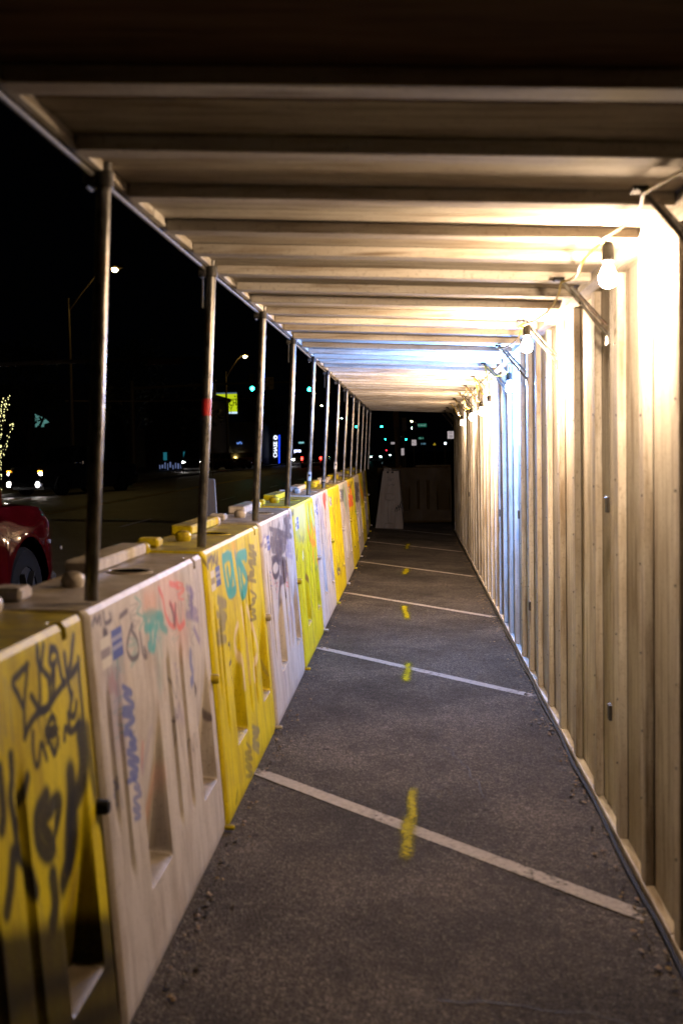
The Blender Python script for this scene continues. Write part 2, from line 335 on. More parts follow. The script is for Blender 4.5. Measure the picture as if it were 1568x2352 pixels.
# ------------------------------------------------------------------ water barriers
BL, BH = 1.75, 1.22
PAL = [(.012,.012,.013), (.055,.040,.060), (.05,.09,.32), (.03,.30,.30), (.62,.06,.05), (.75,.32,.28), (.14,.10,.28), (.72,.58,.38), (.80,.20,.02), (.03,.22,.07), (.80,.80,.80), (.16,.15,.15), (.22,.09,.03), (.10,.48,.50), (.7,.6,.03)]
GRAFFITI = """0|0|13.1|0.45|1.00|730,967 696,959 667,950 683,921 698,895 711,923 727,963
0|0|14.2|0.45|1.00|774,992 770,965 785,943 805,923
0|0|14.0|0.45|1.00|775,986 770,918 764,884
0|0|14.1|0.45|1.00|731,904 761,868 793,862 807,881 808,920
0|0|14.8|0.45|1.00|834,972 820,949 836,926 818,872
0|0|15.2|0.45|1.00|831,972 855,961 867,901 879,885
0|0|14.0|0.45|1.00|691,836 710,851 749,863 792,859 830,874 879,887
0|0|15.7|0.45|1.00|890,945 892,900 898,870 902,855
0|0|16.3|0.45|1.00|942,973 915,919 896,893 945,904 956,916 951,866 951,809 950,771
0|0|13.0|0.45|1.00|699,889 692,840
0|0|14.8|0.45|1.00|845,942 833,929 814,906
0|0|14.3|0.45|1.00|800,988 782,946
0|0|12.0|0.45|1.00|724,834 718,803 722,771 735,769 752,801 768,764
0|0|12.8|0.45|1.00|796,835 787,819 811,811 820,824 805,836 774,813 814,799 825,806
0|0|12.8|0.45|1.00|800,761 788,788 806,762 824,785
0|0|13.5|0.45|1.00|852,773 861,794 877,781
0|0|14.1|0.45|1.00|907,853 891,814 910,806 925,828
0|0|13.9|0.45|1.00|880,818 885,778 928,782
0|0|12.6|0.45|1.00|793,807 779,796
0|0|57.5|0.50|1.00|932,758 933,700 914,650 873,613 879,526 842,476
0|0|34.1|0.60|0.80|966,752 965,702 975,625 993,528 1028,451
0|0|22.4|0.50|1.00|635,820 632,781 621,750 625,701 626,653
0|0|20.9|0.50|1.00|687,760 665,731 638,694
0|0|25.8|0.50|1.00|593,813 592,739 582,710
0|0|35.3|0.50|1.00|752,693 710,674 705,626 735,586 770,594 804,643 789,666 727,653 750,604
0|0|50.2|0.50|1.00|864,691 861,646 855,565 862,507
0|0|27.5|0.50|1.00|628,640 654,602 677,541
0|0|39.8|0.50|1.00|746,533 746,479 728,448
0|0|30.1|0.50|1.00|611,649 592,600 572,565
1|1|12.1|0.50|0.90|22,974 41,989 49,974 68,987 70,966
1|1|12.7|0.50|0.90|92,990 96,963 133,962
1|1|12.9|0.50|0.90|130,980 135,964
1|1|31.3|0.50|1.00|87,940 96,936
1|1|15.6|0.50|0.85|268,921 235,892 220,866 246,835 297,834 299,871 265,907 277,919
1|1|16.4|0.50|0.85|321,885 333,825 356,813 346,838
1|1|15.2|0.50|0.85|194,958 245,963
1|3|27.3|0.60|0.85|369,922 381,897 369,887 437,885 422,901 514,896 496,872 543,843
1|3|26.9|0.60|0.85|405,879 404,840 383,835 421,819 442,857 466,875
1|3|27.5|0.60|0.85|388,921 446,915 521,881
1|3|97.5|0.90|0.30|421,898 499,882
1|3|64.4|1.00|0.22|456,807 450,712
1|5|181.6|1.00|0.35|568,965 641,899 696,837
1|8|71.7|1.00|0.35|397,955 454,945
1|4|19.3|0.60|0.70|510,975 538,939 547,896 580,854 629,838 626,887 598,914
1|4|20.5|0.60|0.70|641,899 657,830 689,821 725,827
1|4|20.3|0.60|0.70|616,972 694,951
1|1|23.5|0.50|0.70|603,910 622,874 625,845 653,897
1|6|26.3|0.70|0.65|784,929 851,898 799,869 872,831 758,845 878,806
1|6|26.6|0.70|0.65|827,782 868,733
1|6|26.4|0.70|0.65|829,917 816,834
1|2|38.7|0.60|0.75|763,716 754,680 773,641 741,627
1|2|17.3|0.60|0.85|168,784 224,752 170,763 230,716 158,730 214,704 152,720 225,683 159,682 199,656 152,671
1|2|17.3|0.60|0.85|186,653 222,625 176,635 220,608 158,620 228,572 157,595 216,552 162,563 208,539 148,550
1|2|14.6|0.70|0.70|181,543 217,504 182,519 223,485 169,493 207,454 161,472 204,436 165,446
1|1|23.7|0.40|1.00|792,601 816,570 788,538
1|11|19.0|0.90|0.40|87,847 99,796 112,847 123,779 143,836 142,776
1|11|89.5|1.00|0.25|793,977 789,709
1|1|23.2|0.50|0.80|917,475 937,440
2|1|14.2|0.60|0.75|-10,1001 29,948 53,989 27,959 99,986 75,942 119,983 109,949 150,990 145,931 182,988 170,941
2|1|11.9|0.60|0.70|35,991 28,970 81,985 64,965 87,986 123,956 126,978 144,945 171,972
2|3|45.2|0.35|0.95|257,952 260,893 296,810 413,804 413,846 393,944
2|3|45.2|0.35|0.95|272,950 369,947 382,875 318,815
2|3|50.3|0.35|0.95|471,938 493,872 521,760 642,794 596,857 507,919 664,916 651,902
2|3|49.9|0.35|0.95|542,895 551,804 580,760
2|3|44.9|0.35|0.95|311,899 328,841
2|11|31.5|0.70|0.75|127,820 244,779 123,808 241,777 136,779 227,731 99,765 209,723 117,730 192,702 88,692 192,652 83,667
2|1|17.6|0.40|1.00|224,622 251,617 277,586 257,564 214,546
2|7|35.1|0.50|0.80|407,660 359,631 361,583 426,501 431,394
2|7|37.1|0.50|0.80|492,705 511,625 537,545 534,383
2|7|39.8|0.50|0.80|598,689 663,612 709,540 736,481
2|7|39.1|0.50|0.80|721,448 631,421 622,372
2|1|19.4|0.60|0.70|750,942 859,924 753,932 896,884 730,908 869,865 708,875 863,845 726,862 812,820 712,823 803,804 656,809 827,768
2|1|15.7|0.60|0.70|695,748 811,701 710,702 777,685 658,679 764,644 679,648 771,612 643,625
2|11|22.6|0.70|0.70|501,202 623,140 499,176 583,137 485,148 591,88 471,130 575,64
2|1|18.3|0.70|0.60|368,181 447,118 330,153 447,86 326,129 422,60 322,102 432,25 320,64
2|8|70.6|1.00|0.30|443,975 468,958
2|0|16.3|0.60|0.80|124,43 156,73
3|1|25.8|0.50|0.85|223,964 515,921 301,947 584,904 297,929 496,897 225,907 572,855 178,885 519,844 245,861 449,825 252,845 523,796 210,810 488,769
3|1|27.1|0.50|0.80|482,925 750,877 462,896 694,841 372,872 648,815 353,838 617,806 342,805 615,751 347,781 572,732
3|1|31.0|0.60|0.60|200,986 172,851 335,1010 294,872 539,961 508,799 710,988 634,803 786,932
3|1|33.4|0.40|1.00|326,796 226,785 212,737 281,707 377,718 406,759 326,796
3|1|35.9|0.50|0.90|482,750 651,724 452,728 646,686 455,706 614,666 420,673 572,646 406,658
3|1|59.8|0.60|0.90|405,675 378,601 392,553
3|1|31.4|0.60|0.80|510,645 547,558
3|1|27.3|0.50|0.85|747,981 922,966 685,965 873,944 699,952 910,909 719,921 856,890 711,903 906,851 639,875
3|4|15.2|0.50|0.80|822,1021 835,977
3|6|23.0|0.70|0.60|-8,962 -3,903 68,945 53,908 102,939 105,893
3|1|20.5|0.60|0.70|230,1008 255,931 231,846
3|6|24.6|0.80|0.45|732,850 870,806 684,814 838,780 661,776 882,729
3|2|260.7|1.00|0.12|1010,674 983,456
4|1|23.1|0.60|0.80|-58,1001 -46,966 -9,997 -1,963 32,997 37,962
4|9|84.9|1.00|0.40|61,878 152,812
4|8|54.0|0.50|0.90|796,823 846,770 772,724 913,676
4|8|52.4|0.50|0.90|666,752 778,670 744,621 773,570
4|8|56.2|0.50|0.90|942,782 1019,697 1047,604 961,549 1072,506
4|8|51.1|0.50|0.90|632,823 597,800
4|13|36.0|0.60|0.70|670,973 658,893 670,819
4|13|84.7|0.90|0.50|861,919 901,819
4|12|25.6|0.50|0.80|325,710 369,596 434,462 482,327 516,229
4|1|14.2|0.50|0.70|173,819 195,774 201,816 252,771 269,802 305,764 326,799 306,756 356,789 376,758
4|8|65.9|0.40|0.90|1132,401 1113,376
4|10|35.3|0.50|0.70|267,693 264,660
4|10|269.7|1.00|0.25|118,975 446,950
4|1|32.9|0.60|0.70|26,738 16,693
5|4|57.3|0.50|0.90|616,958 738,973 809,953 646,926 732,877
5|4|56.8|0.50|0.90|613,940 739,901
5|1|37.8|0.60|0.90|344,793 326,713 349,640
5|1|18.5|0.60|0.60|143,981 125,941 201,979 193,932 299,974 298,923
5|6|144.9|1.00|0.40|339,870 482,781
5|2|77.8|1.00|0.40|823,410 835,237
5|1|23.4|0.60|0.70|235,998 259,951
6|1|41.2|0.50|0.85|261,826 277,765 352,690
6|1|40.2|0.50|0.80|167,290 225,245 264,279 350,230 417,252 450,218
6|1|25.3|0.70|0.50|431,930 469,849 549,907 618,847 773,894 807,820
6|1|27.4|0.50|0.80|-94,999 -72,965
6|2|56.0|0.60|0.60|21,928 33,882
6|1|41.0|0.50|0.90|1010,846 1017,809
6|12|29.6|0.80|0.40|179,382 214,233 576,348 449,185 843,301
7|9|151.4|0.90|0.60|459,936 645,839 599,746
7|3|109.3|0.90|0.50|206,948 495,784
7|1|31.9|0.60|0.70|34,947 449,920 123,914 424,885 82,886 380,864 26,866 357,836 -95,849
7|1|27.4|0.60|0.50|52,739 111,622
7|4|30.9|0.60|0.50|683,828 721,769
8|8|100.1|0.60|0.90|58,949 185,867 220,796 75,712
8|8|104.1|0.60|0.90|246,923 487,833 396,698
8|4|42.2|0.50|0.80|-28,836 642,782 68,793 494,757 -117,773 585,713 10,729
8|9|74.3|0.60|0.85|712,821 889,701 916,579
8|0|35.3|0.50|0.80|173,982 277,918 413,984 388,909 700,971 721,904
8|1|28.8|0.50|0.70|109,591 181,534
9|1|45.5|0.50|0.90|227,921 894,884 105,899 744,857 170,854 842,805 152,820 586,773 88,778 757,701 -183,744 589,681
9|1|43.5|0.50|0.80|960,600 1047,542 1043,439
9|1|47.3|0.50|0.70|594,911 757,684
10|8|117.4|0.60|0.90|368,847 565,741 783,642
10|4|49.1|0.60|0.80|907,801 951,632
10|9|48.7|0.60|0.70|671,888 950,766
11|1|53.5|0.60|0.60|253,847 1328,798 467,804 1129,734 337,724 1147,671 217,683 1027,610"""
def smooth_line(p, k=6):
    if len(p) < 3: return p
    q = [p[0]]+p+[p[-1]]; out = []
    for i in range(1, len(q)-2):
        a, b, c, d = (np.array(q[i-1]), np.array(q[i]), np.array(q[i+1]), np.array(q[i+2]))
        for s in range(k):
            t = s/k
            out.append(tuple(.5*((2*b)+(-a+c)*t+(2*a-5*b+4*c-d)*t*t+(-a+3*b-3*c+d)*t**3)))
    return out+[p[-1]]
def draw(img, pts, w, soft, colr, al):
    H, W, _ = img.shape; sx, sy = W/BL, H/BH
    P = [(u*BL, t*BH) for u, t in pts]
    if len(P) > 2: P = smooth_line(P, 5)
    ex = w*(.5+soft)+.01
    x0 = max(0, int((min(p[0] for p in P)-ex)*sx)); x1 = min(W, int((max(p[0] for p in P)+ex)*sx)+1)
    y0 = max(0, int((min(p[1] for p in P)-ex)*sy)); y1 = min(H, int((max(p[1] for p in P)+ex)*sy)+1)
    if x1 <= x0 or y1 <= y0: return
    X, Y = np.meshgrid((np.arange(x0, x1)+.5)/sx, (np.arange(y0, y1)+.5)/sy)
    d = np.full(X.shape, 9.)
    for (ax, ay), (bx, by) in zip(P, P[1:]):
        vx, vy = bx-ax, by-ay; L2 = vx*vx+vy*vy+1e-12
        t = np.clip(((X-ax)*vx+(Y-ay)*vy)/L2, 0, 1)
        d = np.minimum(d, np.hypot(X-ax-t*vx, Y-ay-t*vy))
    r = w/2; c = np.clip((r*(1+soft)-d)/(r*2*soft+1e-6), 0, 1); c = c*c*(3-2*c)*al
    c *= np.clip(1.0+.22*np.random.randn(*c.shape)*soft, 0, 1)
    sub = img[y0:y1, x0:x1]; a0 = sub[..., 3]; a1 = c+a0*(1-c)
    for k in range(3): sub[..., k] = np.where(a1 > 1e-5, (colr[k]*c+sub[..., k]*a0*(1-c))/np.maximum(a1, 1e-5), sub[..., k])
    sub[..., 3] = a1
STROKES = [l.split('|') for l in GRAFFITI.strip().splitlines()]
def paint(i, W, H):
    img = np.zeros((H, W, 4), np.float32)
    rs = random.Random(50+i)
    if i % 2:                # the pale ones carry layer on layer of marker tags
        for k in range(34 if i < 8 else 16):
            u, t = rs.uniform(.05, .93), 1-abs(rs.gauss(.10, .22)); wd, hg = rs.uniform(.02, .09), rs.uniform(.03, .10); n = rs.randint(3, 8); vert = rs.random() < .5
            pts = [(u+wd*((q/n) if not vert else (q % 2)*.8)+rs.uniform(-.012, .012), t-hg*((q % 2) if not vert else q/n*1.3)+rs.uniform(-.012, .012)) for q in range(n+1)]
            draw(img, pts, rs.uniform(.005, .012), .6, PAL[rs.choice([1, 1, 0, 6, 11, 11, 4, 3, 2])], rs.uniform(.2, .75))
        for k in range(7):
            u, t = rs.uniform(.05, .93), rs.uniform(.45, .95); draw(img, [(u, t), (u+rs.uniform(-.05, .05), t-rs.uniform(.03, .16))], rs.uniform(.06, .16), 1, PAL[rs.choice([5, 11, 6, 10, 7])], rs.uniform(.15, .4))
    if i % 2 == 0:
        for k in range(9):
            u, t = rs.uniform(.06, .9), rs.uniform(.35, .98); wd, hg = rs.uniform(.03, .1), rs.uniform(.04, .12); n = rs.randint(4, 8)
            draw(img, [(u+wd*q/n+rs.uniform(-.01, .01), t-hg*(q % 2)+rs.uniform(-.015, .015)) for q in range(n+1)], rs.uniform(.005, .011), .6, PAL[rs.choice([0, 1, 12, 11, 7])], rs.uniform(.2, .65))
    for k in range(9):       # old scuffs and washed out tags
        u, t = rs.uniform(.05, .95), rs.uniform(.15, .95)
        draw(img, [(u, t), (u+rs.uniform(-.06, .06), t-rs.uniform(.05, .3))], rs.uniform(.01, .06), 1, PAL[rs.choice([1, 11, 11, 6, 12])], rs.uniform(.1, .3))
    for s in STROKES:
        if int(s[0]) != i: continue
        pts = [tuple(int(v)/1000 for v in q.split(',')) for q in s[5].split()]
        draw(img, pts, float(s[2])/1000*(1.6 if i == 0 else 1.2), float(s[3]), PAL[int(s[1])], float(s[4]))
    if i == 0:               # near-black slanting bands over the foot of the first barrier
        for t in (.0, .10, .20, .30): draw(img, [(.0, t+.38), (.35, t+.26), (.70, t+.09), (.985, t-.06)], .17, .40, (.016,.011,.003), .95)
    if i >= 1:               # maker's sticker: blue block, pale block with lines of print
        def rect(u0, u1, t0, t1, c, a=.95):
            H, W, _ = img.shape; img[int(t0*H):int(t1*H)+1, int(u0*W):int(u1*W)+1] = (*c, a)
        rect(.055, .112, .905, .930, (.62,.58,.50)); rect(.055, .112, .858, .880, (.62,.58,.50)); rect(.055, .112, .882, .903, (.20,.17,.20), .8)
        rect(.125, .195, .862, .935, (.045,.075,.30))
        for t in (.885, .908): rect(.128, .192, t, t+.010, (.25,.28,.45), .8)
    im = bpy.data.images.new('barrier paint %d' % i, W, H, alpha=True, float_buffer=False); im.colorspace_settings.name = 'Non-Color'
    im.alpha_mode = 'CHANNEL_PACKED'
    im.pixels.foreach_set(np.clip(img, 0, 1).astype(np.float32).ravel()); im.update(); im.pack()
    return im
def plastic(name, base, im=None, fade=(.6,.55,.4), dirt=(1, 1, 1)):
    m, nt, b = nodes(name)
    q = coords(nt); st = coords(nt, 'Object', (9, 9, .9))
    n1 = noise(nt, q, 3, 5, .65); n2 = noise(nt, st, 1.6, 5, .7); n3 = noise(nt, q, 70, 3, .7)
    c = mixc(nt, ramp(nt, n1, [(.35, g(0)), (.75, g(.35))]), base, fade)
    c = mixc(nt, ramp(nt, n2, [(.44, g(0)), (.72, g(.62))]), c, tuple(w_*k for w_, k in zip(dirt, (.20,.155,.11))))
    n4 = noise(nt, coords(nt, 'Object', (3, 3, 1.2)), 2.2, 6, .72)
    c = mixc(nt, ramp(nt, n4, [(.48, g(0)), (.70, g(.55))]), c, tuple(w_*k for w_, k in zip(dirt, (.30,.22,.16))))
    c = mixc(nt, ramp(nt, n3, [(.58, g(0)), (.72, g(.5))]), c, tuple(w_*k for w_, k in zip(dirt, (.13,.105,.08))))
    if im:
        t = nt.nodes.new('ShaderNodeTexImage'); t.image = im; t.extension = 'CLIP'; t.interpolation = 'Linear'
        u = nt.nodes.new('ShaderNodeUVMap'); nt.links.new(u.outputs[0], t.inputs[0])
        c = mixc(nt, t.outputs['Alpha'], c, t.outputs['Color'])
    gn = nt.nodes.new('ShaderNodeNewGeometry'); sz = nt.nodes.new('ShaderNodeSeparateXYZ'); nt.links.new(gn.outputs['Normal'], sz.inputs[0])
    up_f = ramp(nt, sz.outputs[2], [(.55, g(0)), (.85, g(1))])
    dm = nt.nodes.new('ShaderNodeMath'); dm.operation = 'MULTIPLY'; nt.links.new(up_f, dm.inputs[0]); nt.links.new(ramp(nt, noise(nt, q, 5, 6, .7), [(.3, g(.45)), (.6, g(.92))]), dm.inputs[1])
    c = mixc(nt, dm.outputs[0], c, (.10,.075,.045))       # settled dust and grime on the tops and ledges
    nt.links.new(c, b.inputs['Base Color'])
    nt.links.new(ramp(nt, n1, [(.3, g(.34)), (.7, g(.55))]), b.inputs['Roughness']); b.inputs['Specular IOR Level'].default_value = .16 if dirt[0] > .55 else .04
    bump(nt, b, n1, .25, .01)
    return m
WHITE_P, YEL_P = (.575,.52,.465), (.70,.565,.003)
def barrier_mesh():
    fu = [.14, .34, .68, .88, .235-.2]
    us = set(np.linspace(0, 1, 71).round(4))
    for a in (.885, .905): us |= {round(a-.003, 4), round(a+.003, 4)}
    for a, b in ((.240, .420), (.770, .940)): us |= {round(a+.004*k, 4) for k in range(5)} | {round(b-.004*k, 4) for k in range(5)}
    for a, b in ((.512, .548), (.637, .673), (.056, .084), (.116, .144)): us |= {round(a+(b-a)*k/6, 4) for k in range(7)}
    us |= {.008, .016, .984, .992}
    ts = set(np.linspace(0, 1, 41).round(4)) | {.218, .223, .228, .233, .238, .972, .978, .985}
    us = sorted(us); ts = sorted(ts)
    sm = lambda x: max(0, min(1, x))**2*(3-2*max(0, min(1, x)))
    def depth(u, t):
        d = 0
        for a, b in ((.240, .420), (.770, .940)):        # wedge pockets with rolled edges
            if a <= u <= b and .215 <= t <= .68:
                sd = sm((u-a)/.016)*sm((b-u)/.016)
                d = max(d, .080*max(0, (.68-t)/.45)**1.25*sd*sm((t-.218)/.02))
        for a, b, lo, hi, q in ((.512, .548, .24, .80, .019), (.637, .673, .24, .80, .019), (.116, .144, .3, .78, .012), (.056, .084, .45, .84, .012)):
            if a <= u <= b and lo < t < hi: d = max(d, q*math.sin(math.pi*(u-a)/(b-a))*sm((hi-t)/.10)*sm((t-lo)/.06))
        if .885 <= u <= .905 and t > .975: d = max(d, .035)
        e = min(u, 1-u)
        if e < .016: d += .014*(1-e/.016)**2
        return d
    v = []; f = []; uv = []
    nu, nt_ = len(us), len(ts)
    for t in ts:
        for u in us:
            bx = .30-.13*t
            if t < .03: bx -= .012*(1-t/.03)
            v.append((bx-depth(u, t), u*BL, BH*t*.988)); uv.append((u, t))
    for j in range(nt_-1):
        for i in range(nu-1): f.append((j*nu+i, j*nu+i+1, (j+1)*nu+i+1, (j+1)*nu+i))
    nf = len(f)
    o1 = len(v); v += [(.158-depth(u, 1)*.9, u*BL, BH) for u in us]; o2 = len(v); v += [(-.158, u*BL, BH) for u in us]
    o3 = len(v); v += [(-.17, u*BL, BH*.988) for u in us]; o4 = len(v); v += [(-.30, u*BL, 0) for u in us]
    top = (nt_-1)*nu
    for a, b in ((top, o1), (o1, o2), (o2, o3), (o3, o4)):
        for i in range(nu-1): f.append((a+i, a+i+1, b+i+1, b+i))
    e0 = [j*nu for j in range(nt_)]+[o1, o2, o3, o4]; e1 = [j*nu+nu-1 for j in range(nt_)]+[o1+nu-1, o2+nu-1, o3+nu-1, o4+nu-1]
    f.append(tuple(e0)); f.append(tuple(e1[::-1]))
    me = bpy.data.meshes.new('barrier_body'); me.from_pydata(v, [], f)
    ul = me.uv_layers.new(name='UVMap')
    for p in me.polygons:
        for li in p.loop_indices:
            vi = me.loops[li].vertex_index
            ul.data[li].uv = uv[vi] if (p.index < nf and vi < len(uv)) else (3, 3)
    bm = bmesh.new(); bm.from_mesh(me); bmesh.ops.recalc_face_normals(bm, faces=bm.faces); bm.to_mesh(me); bm.free()
    me.shade_smooth(); me.set_sharp_from_angle(angle=R(28)); me.materials.append(None)
    return me
B_ME = barrier_mesh()
mb = MB(); mb.box(-.165, -.055, .50*BL, .955*BL, BH, BH+.048); RIDGE = mb.mesh('top_ridge', None, bevel=.008); RIDGE.materials.append(None)
mb = MB(); mb.box(-.155, -.06, .065*BL, .125*BL, BH, BH+.042); LUG = mb.mesh('lug', None, bevel=.01); LUG.materials.append(None)
mb = MB(); mb.lathe([(.034, 0), (.040, .018), (.036, .036), (.024, .047), (.006, .051)], 14); KNOB = mb.mesh('knob', None, True); KNOB.materials.append(None)
mb = MB(); mb.lathe([(.085, 0), (.085, .004), (.074, .006), (.072, .002)], 20); RIMH = mb.mesh('filler_ring', None, True); RIMH.materials.append(None)
mb = MB(); mb.lathe([(.071, 0), (.071, .003)], 20); HOLE = mb.mesh('filler_hole', plain('black void', (.002,.002,.002), 1, spec=0))
mb = MB(); mb.lathe([(.022, -.03), (.022, .018), (.016, .026)], 10, 'x'); BOLT = mb.mesh('locking_bolt', None, True); BOLT.materials.append(None)
mb = MB(); mb.lathe([(.013, -.02), (.013, .030), (.009, .036)], 8, 'x'); PEG = mb.mesh('foot_peg', None, True); PEG.materials.append(None)
TILT = 2.3
CX = [-1.14,-1.13,-1.12,-1.11,-1.105,-1.105,-1.10,-1.10,-1.10,-1.11,-1.13,-1.16,-1.20]
def bz(cx, yc): return -.058-.04*cx-.02+.045*min(1, max(0, (yc-3)/8))
BLAB = ['yellow water barrier with big black scrawled tags, nearest the camera', 'white water barrier with blue streaks and a teal tag, dark filler hole on top',
  'yellow water barrier with big teal letters beside a blue sticker', 'white water barrier covered in black scribbles with a ring',
  'greenish lit yellow water barrier with orange blotches', 'bluish lit white water barrier with a red mark near its top',
  'bright yellow water barrier with one thin black streak, between two whites', 'pale water barrier with green washes in the middle of the row',
  'yellow water barrier with orange red scrawl and a green drip', 'pale water barrier with black scribbles, ninth along the row',
  'yellow water barrier with one orange smear, last bright one', 'dim pale water barrier next to last in the row', 'dim yellow water barrier at the far end of the row']
GB = 'water barriers lining the walkway'
M_DULL = plastic('dull plastic white', WHITE_P); M_DULLY = plastic('dull plastic yellow', YEL_P, None, (.62,.53,.03), (1.1, .9, .18))
def barrier(loc, rotz, body_mat, plain_mat, other_mat, label, tilt=TILT, group=GB, bolts=True):
    r = empty('water_barrier', loc, label, 'barrier', group, (0, R(tilt), R(rotz)))
    inst('barrier_body', B_ME, r, mat=body_mat)
    inst('top_ridge', RIDGE, r, mat=plain_mat); inst('lug', LUG, r, mat=plain_mat)
    inst('knob', KNOB, r, (-.03, .30*BL, BH), mat=plain_mat); inst('knob', KNOB, r, (-.09, .985*BL, BH), mat=other_mat)
    rg = inst('filler_ring', RIMH, r, (.04, .57*BL, BH), mat=plain_mat); inst('filler_hole', HOLE, rg, (0, 0, .001))
    if bolts:
        inst('locking_bolt', BOLT, r, (.305-.13*.56, .985*BL, BH*.56), mat=M_BLACK if rotz == 0 and loc[1] < 3 else other_mat)
        inst('foot_peg', PEG, r, (.30, .985*BL, .035), mat=other_mat)
    return r
for i in range(13):
    hi = i < 5
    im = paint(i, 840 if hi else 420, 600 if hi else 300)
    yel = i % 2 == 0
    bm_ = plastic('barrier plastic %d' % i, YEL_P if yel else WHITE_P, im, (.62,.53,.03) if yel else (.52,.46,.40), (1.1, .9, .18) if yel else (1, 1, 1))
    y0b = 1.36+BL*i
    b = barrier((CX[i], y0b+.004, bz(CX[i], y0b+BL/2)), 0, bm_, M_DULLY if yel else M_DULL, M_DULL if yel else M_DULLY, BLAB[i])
    b.scale = (1, .994, 1)

# the row is closed at its far end by two more barriers
M_ENDW = plastic('grey white plastic', (.19,.17,.15), None, (.13,.11,.095), (.5, .5, .5))  # much darker base colour than the white barriers of the row
eb = barrier((-.50, 24.02, -.035), 0, M_ENDW, M_ENDW, M_ENDW, 'white water barrier standing end on with an upright rib, at the dark far end', 2.3, 'water barriers closing the walkway', False)
mb = MB()
mb.box(-.115, .115, -.035, .002, .00, .115); mb.box(-.045, .045, -.035, .002, .115, .60); mb.box(-.105, .105, -.035, .002, .60, .74)
mb.obj('end_rib', M_ENDW, eb, bevel=.012)
for sx in (-.09, .01): MB().box(sx, sx+.045, -.003, .01, BH-.05, BH-.012).obj('end_slot', M_BLACK, eb)
def ribbon(mb, pts, w, yy):
    for (a, b) in zip(pts, pts[1:]):
        d = Vector((b[0]-a[0], 0, b[1]-a[1])).normalized()*w; nrm = Vector((-d.z, 0, d.x))
        A = Vector((a[0], yy, a[1])); B = Vector((b[0], yy, b[1]))
        mb.add([A-nrm-d*.5, A+nrm-d*.5, B+nrm+d*.5, B-nrm+d*.5], [(0, 1, 2, 3)])
mb = MB()
for s in ([(.10,.36),(.13,.46),(.15,.38)], [(.14,.36),(.17,.50),(.20,.40)], [(.13,.43),(.19,.46)], [(.18,.38),(.21,.53),(.22,.44)], [(.22,.56),(.21,.46),(.25,.44)], [(.23,.58),(.26,.52),(.25,.47)], [(.20,.50),(.25,.60)]): ribbon(mb, s, .006, -.004)
mb.obj('black_tag', M_CRACK, eb)
M_FADED = plain('faded marker', (.10,.085,.075), .7)
for k in range(8):
    mb = MB(); x = -.09+.16*random.random(); z = .86+.22*random.random(); ribbon(mb, [(x, z), (x+.03, z+.02), (x+.05, z-.015), (x+.07, z+.02)], .005, -.004-.0004*k)
    mb.obj('faint_tag', M_FADED, eb)
M_ENDY = plastic('dark yellow plastic', (.032,.019,.002), None, (.020,.012,.002), (.08, .06, .02)); barrier((-.80, 26.2, -.04), -90, M_ENDY, M_ENDY, M_ENDY, 'dark yellow water barrier lying across the end of the walkway', 0, 'water barriers closing the walkway', False).scale = (1, 1, 1.03)  # much darker base colour than the yellow barriers of the row

# ------------------------------------------------------------------ poles, edge rail
def zr(Y): return .04*min(1, max(0, (Y-4)/4))
TAPE = {1: (.58, .655, (.40,.012,.012)), 4: (.125, .205, (.42,.42,.42)), 5: (.055, .100, (.015,.015,.015)), 6: (.17, .26, (.5,.48,.45))}
PN = ['nearest the camera', 'with a red tape band', 'third from the camera, beside the billboard', 'fourth from the camera, left of the green signal', 'with a round grey sticker near its foot', 'with a black band near its foot',
      'with a pale sticker near its foot', 'eighth from the camera', 'ninth from the camera', 'tenth from the camera', 'eleventh from the camera', 'next to last, in the dim end', 'last one, in the dark far end']
M_TAPE = {}
for i in range(13):
    Y = 3.26+1.75*i
    a = Vector((-.943, Y, 1.20+.03*min(1, i/4))); b = Vector((-.866, Y, 2.455+zr(Y)))
    r = empty('steel_pole', a, 'round steel post on the water barriers, '+PN[i], 'post', 'steel posts carrying the roof edge')
    d = b-a
    MB().tube([(0, 0, -.004), d*.33, d*.66, d], .0205, 18).obj('tube', M_STEEL, r, smooth=True)
    mb = MB(); c = d*.962
    mb.lathe([(.027, -.024), (.027, .024)], 14, 'z', c); mb.box(c.x-.055, c.x-.02, c.y-.02, c.y+.02, c.z-.022, c.z+.02)
    cl = mb.obj('clamp', M_DARKSTEEL, r, bevel=.004)
    for dz in (-.022, .018):
        MB().tube([(c.x-.045, c.y-.035, c.z+dz), (c.x-.045, c.y+.025, c.z+dz)], .007, 6).obj('clamp_bolt', M_BLACK, cl)
    if i % 2 == 1 or i == 3:
        mb = MB(); mb.bar(c+Vector((-.034, -.02, -.01)), c+Vector((-.04, -.02, -.16)), .012, .006); mb.obj('clamp_tail', M_DARKSTEEL, cl)
    if i in TAPE and TAPE[i][2]:
        h0, h1, cc = TAPE[i]; p0 = d*(h0/1.26); p1 = d*(h1/1.26)
        tb = MB().tube([p0, p1], .0212, 18).obj('tape_band', plain('tape %d' % i, cc, .5, vary=.5, scale=40), r, smooth=True)
        if i == 5:
            f = bpy.data.curves.new('band_lettering', 'FONT'); f.body = 'RE'; f.size = .036; f.align_x = 'CENTER'; f.align_y = 'CENTER'; f.extrude = .0005
            f.materials.append(M_DULL); t = as_mesh('band_lettering', f); t.parent = tb; t.location = (p0+p1)/2+Vector((.008, -.0235, 0)); t.rotation_euler = (R(90), 0, R(20))
        if i in (4, 6):
            mb = MB(); q = (p0+p1)/2; mb.lathe([(.010, -.0005), (.010, .0008)], 10, 'y', q+Vector((.006, -.0222, .01))); mb.obj('sticker_print', M_BLACK, tb)
M_RAILS = plain('dull dark rail', (.06,.055,.05), .65, .2, .4, 20, .25)
rail = empty('edge_rail', (-.896, 3.26, 2.41), 'steel pipe rail along the outer roof edge above the posts', 'rail')
